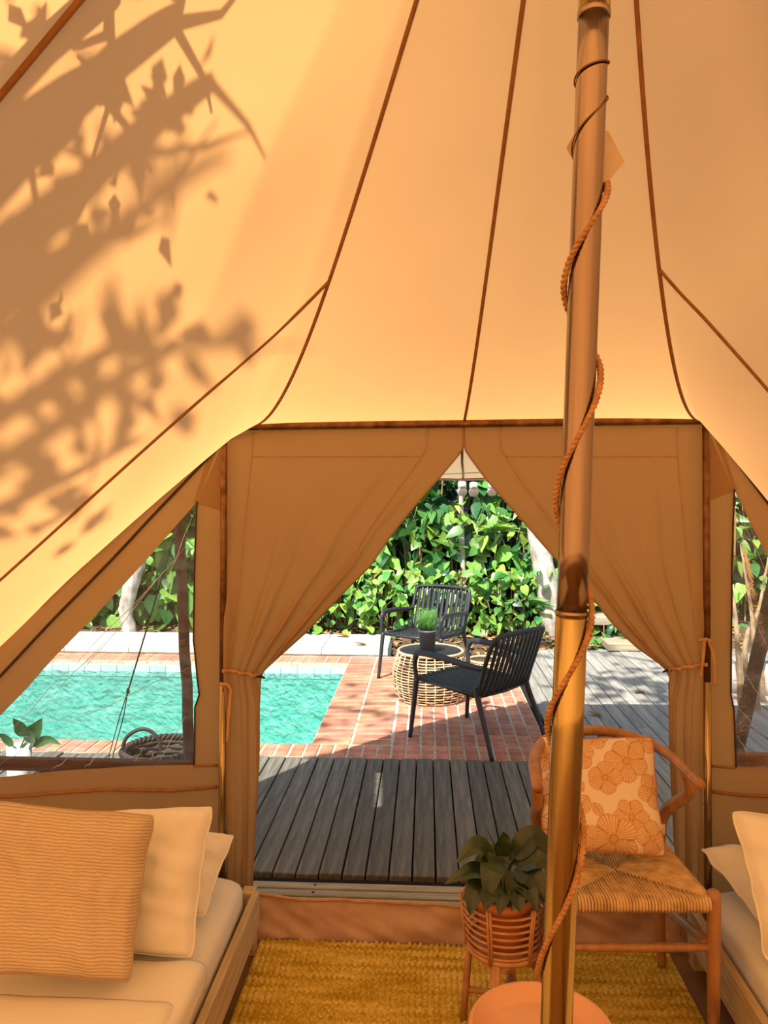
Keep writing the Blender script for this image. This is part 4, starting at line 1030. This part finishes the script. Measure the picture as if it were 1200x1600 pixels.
for (a, m_, b, w) in (((40, 1150), (32, 1135), (20, 1122), .034), ((46, 1152), (56, 1140), (66, 1122), .040), ((44, 1160), (48, 1150), (42, 1138), .03), ((52, 1166), (75, 1155), (96, 1164), .022), ((20, 1166), (8, 1152), (-4, 1146), .02)):
    pth = catmull([P(a[0], a[1], 3.60), P(m_[0], m_[1], 3.58), P(b[0], b[1], 3.56)], 6)
    o = part('leaf', leaf_blade(pth, w, -DV), M['leaf_c'], wp); part('leaf_stem', MB().tube([wc + UP * .31, pth[0]], .004, 5), M['leaf_c'], o)

# timber steps at the end of the deck
for (u0, u1, v, Z, th, lab) in ((900, 1075, 966, 7.95, .085, 'upper weathered timber step slab among the plants'), (945, 1075, 1006, 7.45, .07, 'lower weathered timber step slab at the end of the deck')):
    a, b = P(u0, v, Z), P(u1, v, Z); c = (a + b) / 2
    t = thing('timber_step', lab, 'step', (c.x, c.y, -.1))
    part('tread', MB().box((c.x, c.y, c.z), (b - a).length, .34, th, bev=.012), M['slat'], t, smooth=False)
    for f in (.25, .8):
        p = lerp(a, b, f); part('support_block', MB().box((p.x, p.y + .05, (c.z - th / 2 - .1) / 2), .16, .16, c.z - th / 2 + .1), M['barkd'], t, smooth=False)

# ================================================================== TREES, HEDGE, LEAVES
def heart_leaf(L=1.0, wd=.42, heart=.12, fold=.16, droop=.18):
    prof = [(0, .0), (.04, .55), (.16, .95), (.34, 1.0), (.55, .82), (.75, .50), (.9, .2), (1.0, 0.0)]
    vs = []; fs = []
    for (t, w) in prof:
        y = t * L; hw = wd * w * L; z = -droop * t * t * L
        b = -heart * L * (1 if .01 < t < .1 else 0)
        vs += [Vector((-hw, y + b, z + fold * hw)), Vector((0, y, z)), Vector((hw, y + b, z + fold * hw))]
    for i in range(len(prof) - 1):
        a = i * 3; fs += [(a, a + 1, a + 4, a + 3), (a + 1, a + 2, a + 5, a + 4)]
    return MB().add(vs, fs)
def lance_leaf(): return heart_leaf(1.0, .20, 0, .2, .35)
LM = {}
for key, mk in (('heart', lambda: heart_leaf()), ('oval', lambda: heart_leaf(1.0, .30, .02, .15, .22)), ('lance', lance_leaf)):
    for m_ in ('leaf_a', 'leaf_b', 'leaf_c', 'leaf_y'):
        LM[key, m_] = mk().mesh(key + '_leaf', M[m_])
def leaf_rot(rnd, tilt=.9):
    # hanging outwards towards the light, blade facing the open side
    yaw = rnd.gauss(PI, .75); pitch = rnd.gauss(-.55, .4); roll = rnd.gauss(0, .5)
    return (pitch, roll, yaw)
def shrub(name, label, cat, base, w, h, d, n, size, kinds, mats, seed, group, stems=5):
    rnd = random.Random(seed); t = thing(name, label, cat, base, 0, group)
    for k in range(stems):
        x = rnd.uniform(-w / 2, w / 2) * .7
        pth = catmull([Vector((x * .5, rnd.uniform(0, d * .4), -.05)), Vector((x * .8 + rnd.uniform(-.1, .1), rnd.uniform(0, d * .5), h * .45)), Vector((x + rnd.uniform(-.15, .15), rnd.uniform(-.1, d * .5), h * .95))], 5)
        lpart('stem', MB().tube(pth, [.012 - .0007 * q for q in range(11)], 5), M['twig'], t)
    for k in range(n):
        kk = rnd.choices(kinds, k=1)[0]; mm = rnd.choices(list(mats), weights=list(mats.values()), k=1)[0]
        o = child(None, 'leaf', LM[kk, mm], t); s_ = size * rnd.uniform(.6, 1.3)
        q = rnd.random(); o.location = (rnd.uniform(-w / 2, w / 2), rnd.uniform(-d * .5, d * .35) * (.6 + .4 * q) - .1, rnd.uniform(.02, 1) * h)
        o.rotation_euler = leaf_rot(rnd); o.scale = (s_, s_, s_)
    return t
BUSH = ['behind the stone ledge near the curtain', 'at the end of the stone ledge', 'behind the armrest of the facing patio chair', 'behind the backrest of the facing patio chair', 'between the facing patio chair and the pale trunk', 'at the foot of the pale tree trunk']
VINE = ['above the bush behind the stone ledge', 'above the end of the stone ledge', 'above the armrest of the facing patio chair', 'climbing the slender sapling', 'below the fan palm beside the pale trunk', 'behind the pale tree trunk']
DARK = ['above the stone ledge', 'beside the slender sapling', 'just under the string bulbs', 'above the high fan palm', 'above the pale leaning trunk']
sd_ = 100
for i in range(6):                                   # low bright bushes
    x = lerp(-1.05, 1.9, i / 5); b = Q(x, 8.15, 0.0); sd_ += 1
    shrub('hedge_bush', 'small-leaved bright green bush ' + BUSH[i], 'bush', b, .75, .72, .45, 135, .11, ['oval', 'oval', 'heart'], {'leaf_a': 5, 'leaf_b': 4, 'leaf_c': 1, 'leaf_y': .25}, sd_, 'low bushes in the hedge', 11)
for i in range(6):                                   # climbing vines above
    x = lerp(-.75, 1.9, i / 5); b = Q(x, 8.45, 0.45); sd_ += 1
    shrub('climbing_vine', 'heart-leaved vine ' + VINE[i], 'vine', b, .75, .95, .45, 100, .175, ['heart', 'heart', 'oval', 'lance'], {'leaf_a': 4, 'leaf_b': 5, 'leaf_c': 3, 'leaf_y': .1}, sd_, 'vines in the hedge', 10)
for i in range(5):
    x = lerp(-.5, 2.0, i / 4); b = Q(x, 8.75, 1.05); sd_ += 1
    shrub('hedge_shrub', 'dark glossy-leaved shrub ' + DARK[i], 'shrub', b, .8, 1.0, .5, 75, .24, ['heart', 'oval', 'lance'], {'leaf_a': 1.5, 'leaf_b': 4, 'leaf_c': 4}, sd_, 'dark shrubs in the hedge', 7)
WV = ['above the white pool pot', 'beside the smooth grey trunk', 'between the grey trunk and the guy rope', 'behind the slack guy rope', 'behind the leaning post at the pool']
for i in range(5):
    x = lerp(-3.3, -1.75, i / 4); b = Q(x, 8.55 + .3 * (i % 2), 0.0); sd_ += 1
    shrub('garden_shrub', 'broad-leaved green shrub ' + WV[i], 'shrub', b, .75, 1.75, .5, 130, .26, ['heart', 'oval'], {'leaf_a': 3, 'leaf_b': 5, 'leaf_c': 4}, sd_, 'shrubs outside the pool window')
RVv = ['between the timber steps and the dry branches', 'behind the bare dry branches', 'beyond the fallen grey log']
for i in range(3):
    x = lerp(3.3, 4.6, i / 2); b = Q(x, 8.6, 0.0); sd_ += 1
    shrub('garden_shrub', 'loose green shrub ' + RVv[i], 'shrub', b, .9, 1.9, .5, 110, .22, ['oval', 'lance'], {'leaf_a': 4, 'leaf_b': 4, 'leaf_c': 2}, sd_, 'shrubs outside the right window')
sd_ += 1
shrub('step_plant', 'small leafy plant growing between the timber steps', 'plant', P(955, 1000, 7.75) - UP * .05, .5, .22, .25, 26, .12, ['lance', 'oval'], {'leaf_b': 3, 'leaf_c': 3}, sd_, None, 3)
def fan(label, base, n, L, mat, seed):
    rnd = random.Random(seed); t = thing('fan_palm', label, 'plant', base)
    for k in range(n):
        a = lerp(-1.2, 1.2, k / (n - 1)); d = RV * math.sin(a) + UP * math.cos(a) * .6 - DV * .55
        pth = [base + d * (L * q / 5) - UP * (.25 * L * (q / 5) ** 2) for q in range(6)]
        part('frond', leaf_blade(pth, .022, (UP - DV).normalized(), .3, 2), M[mat], t)
    part('stem', MB().tube([base + DV * .05, base + DV * .1 - UP * .5], .008, 5), M['twig'], t)
fan('bright fan palm frond low in the hedge beside the dark patio chair', P(820, 945, 8.0), 11, .34, 'leaf_b', 1)
fan('yellow-green fan palm frond high in the hedge', P(775, 830, 8.2), 11, .30, 'leaf_a', 2)
# background foliage nobody could count
mb = MB(); rnd = random.Random(77)
hl = heart_leaf(1.0, .34, .05, .15, .2)
def scatter_leaf(mb, p, s, rot):
    m_ = Matrix.Translation(p) @ rot.to_4x4() @ Matrix.Scale(s, 4); o = len(mb.v)
    mb.add([m_ @ Vector((-.3, .3, .05)), m_ @ Vector((0, 0, 0)), m_ @ Vector((.3, .3, .05)), m_ @ Vector((.0, 1, -.15)), m_ @ Vector((0, .4, 0))], [(1, 4, 0), (0, 4, 3), (1, 2, 4), (4, 2, 3)])
from mathutils import Euler
for k in range(26000):
    x = rnd.uniform(-6.5, 7.5); z = rnd.uniform(0, 4.2); y = 9.0 + rnd.random() ** 1.5 * 1.6 + .25 * n3(x * .9, z * .9) - .12 * z * 0
    scatter_leaf(mb, Vector((x, y, z)), rnd.uniform(.12, .26), Euler(leaf_rot(rnd)).to_matrix())
o = part('background_foliage', mb, M['darkfol']); tag(o, 'dense mass of dark green leaves behind the hedge', 'foliage', kind='stuff')
mb = MB()
for k in range(2600):
    x = rnd.uniform(-5.5, 6); y = 7.5 + rnd.random() ** 1.2 * .9
    if x < -.4 and y < 7.88: continue
    if y < 7.55 and x > .8: continue
    scatter_leaf(mb, Vector((x, y, -.085 + .13 * min(1, max(0, (y - 7.35) / .6)) + rnd.uniform(0, .03))), rnd.uniform(.04, .10), Euler((rnd.uniform(-.4, .4), rnd.uniform(-.4, .4), rnd.uniform(0, 6.3))).to_matrix())
o = part('leaf_litter', mb, M['litter']); tag(o, 'dry brown leaf litter on the soil under the hedge', 'leaf litter', kind='stuff')
def dry(label, p, s, rz):
    mb = heart_leaf(s, .30, .02, .35, -.2); o = part('dry_leaf', mb, M['deadleaf']); o.location = p; o.rotation_euler = (.05, .1, rz); tag(o, label, 'leaf')
dry('dry brown leaf lying on the shaded deck boards', G(940, 1120) + UP * .006, .10, 1.2)
dry('dry brown leaf lying on the sunlit deck boards', G(1005, 1082) + UP * .006, .10, 2.2)
dry('curled dry leaf on the stone ledge near the patio chair', P(572, 1006, 7.30).xy.to_3d() + UP * .066, .13, 1.7)
dry('long dry leaf at the back of the stone ledge', P(545, 996, 7.70).xy.to_3d() + UP * .066, .16, 1.5)

def trunk(name, label, pts, radii, mat, cat='tree'):
    n = 6; pth = catmull(pts, n); rs = [pl([(i, r) for i, r in enumerate(radii)], k / n) for k in range(len(pth))]
    pth = [p + Vector((.015 * n3(k * .7, 1), .015 * n3(k * .7, 9), 0)) for k, p in enumerate(pth)]
    t = thing(name, label, cat, pts[0]); part('trunk', MB().tube(pth, rs, 12), M[mat], t); return t, pth
t_, pth = trunk('tree', 'pale mottled tree trunk leaning at the edge of the hedge', [Q(1.83, 8.0, -.1), P(862, 960, 8.0), P(853, 905, 8.0), P(842, 850, 8.05), P(833, 790, 8.1), P(820, 640, 8.2)], [.15, .125, .115, .105, .09, .07], 'bark')
part('branch', MB().tube([pth[14], pth[14] + Vector((.25, .1, .4)), pth[14] + Vector((.35, .2, .9))], [.04, .03, .02], 8), M['bark'], t_)
t_, pth = trunk('tree', 'smooth grey tree trunk beyond the ledge outside the pool window', [P(206, 1010, 8.1), P(203, 985, 8.1), P(197, 955, 8.1), P(207, 905, 8.1), P(222, 850, 8.15), P(225, 700, 8.2)], [.085, .075, .07, .085, .075, .05], 'bark')
part('branch', MB().tube([pth[16], pth[16] + Vector((-.2, .1, .35)), pth[16] + Vector((-.35, .1, .8))], [.04, .03, .02], 8), M['bark'], t_)
trunk('sapling', 'slender pale sapling stem in the hedge behind the patio', [P(727, 990, 8.3), P(724, 900, 8.3), P(721, 800, 8.3), P(720, 690, 8.3)], [.03, .028, .026, .02], 'bark', 'sapling')
for k, (u, v, d) in enumerate(((1160, 1000, 5.4), (1172, 1010, 5.5), (1186, 1000, 5.35), (1196, 1015, 5.6))):
    a = P(u, v + 80, d); trunk('dry_branch', 'bare tangled dry branch outside the window by the right bed', [Vector((a.x, a.y, -.1)), P(u - 8, v, d), P(u + 14 * (1 if k % 2 else -1), v - 60, d + .1), P(u + 30 * (1 if k % 2 else -1), v - 150, d + .2)], [.022, .018, .013, .005], 'twig', 'branch')[0]['group'] = 'dry branches outside the right window'
lg, pth = trunk('log', 'fallen grey log outside the window by the right bed', [P(1140, 1062, 5.9), P(1180, 1058, 5.85), P(1230, 1070, 5.8), P(1330, 1066, 5.8)], [.12, .14, .15, .13], 'bark', 'log')

# trees that overhang the tent and throw leaf shade on the canvas and the deck
SV = Vector((-KX, -KY, 1))
def shade_tree(label, base, clusters, seed):
    rnd = random.Random(seed); t = thing('shade_tree', label, 'tree', base)
    top = base + Vector((0, 0, 4.2)); part('trunk', MB().tube(catmull([base, base + Vector((.1, .1, 2)), top], 5), [.16 - .006 * k for k in range(11)], 10), M['barkd'], t)
    mb = MB()
    for (tgt, h, rad, n, size, br) in clusters:
        c = tgt + SV * h
        bp = catmull([top - UP * 1.4, lerp(top, c, .5) + UP * .3, c, c + (c - top).normalized() * rad], 6)
        part('branch', MB().tube(bp, [.05 - .0024 * k for k in range(19)], 7), M['barkd'], t)
        for k in range(br):
            q = bp[rnd.randrange(8, 19)]; e = q + Vector((rnd.uniform(-1, 1), rnd.uniform(-1, 1), rnd.uniform(-.5, .5))) * rad
            part('twig', MB().tube([q, lerp(q, e, .5) + UP * .04, e], [.009, .006, .003], 5), M['barkd'], t)
        for k in range(n):
            d = Vector((rnd.gauss(0, 1), rnd.gauss(0, 1), rnd.gauss(0, .7))) * rad * .55
            scatter_leaf(mb, c + d, size * rnd.uniform(.7, 1.3), Euler((rnd.uniform(-1, 1), rnd.uniform(-1, 1), rnd.uniform(0, 6.3))).to_matrix())
    part('leaves', mb, M['darkfol'], t, kind='stuff')
RP = lambda u, v: on_roof(left_eave, u, v)
shade_tree('leafy tree overhanging the back of the tent roof', Vector((-3.6, -1.6, -.12)),
    [(RP(60, 60), .35, .20, 22, .050, 8), (RP(170, 100), .50, .20, 22, .050, 7), (RP(40, 190), .55, .20, 16, .055, 5), (RP(230, 200), 1.0, .20, 18, .06, 4), (RP(60, 330), 1.5, .28, 30, .075, 4), (RP(10, 450), 2.0, .30, 30, .085, 4),
     (RP(60, 600), 2.6, .34, 42, .10, 4), (RP(210, 340), 3.4, .24, 12, .11, 2), (RP(230, 560), 3.6, .22, 10, .12, 2), (RP(60, 760), 3.4, .3, 26, .12, 3)], 5)
shade_tree('tall leafy tree beside the tent shading the deck', Vector((4.2, .2, -.12)),
    [(G(960, 1062), 5.6, .55, 90, .16, 4), (G(1040, 1075), 6.0, .5, 70, .16, 3), (G(560, 1110), 6.2, .7, 60, .15, 4), (G(880, 1010), 6.4, .6, 50, .16, 3)], 8)
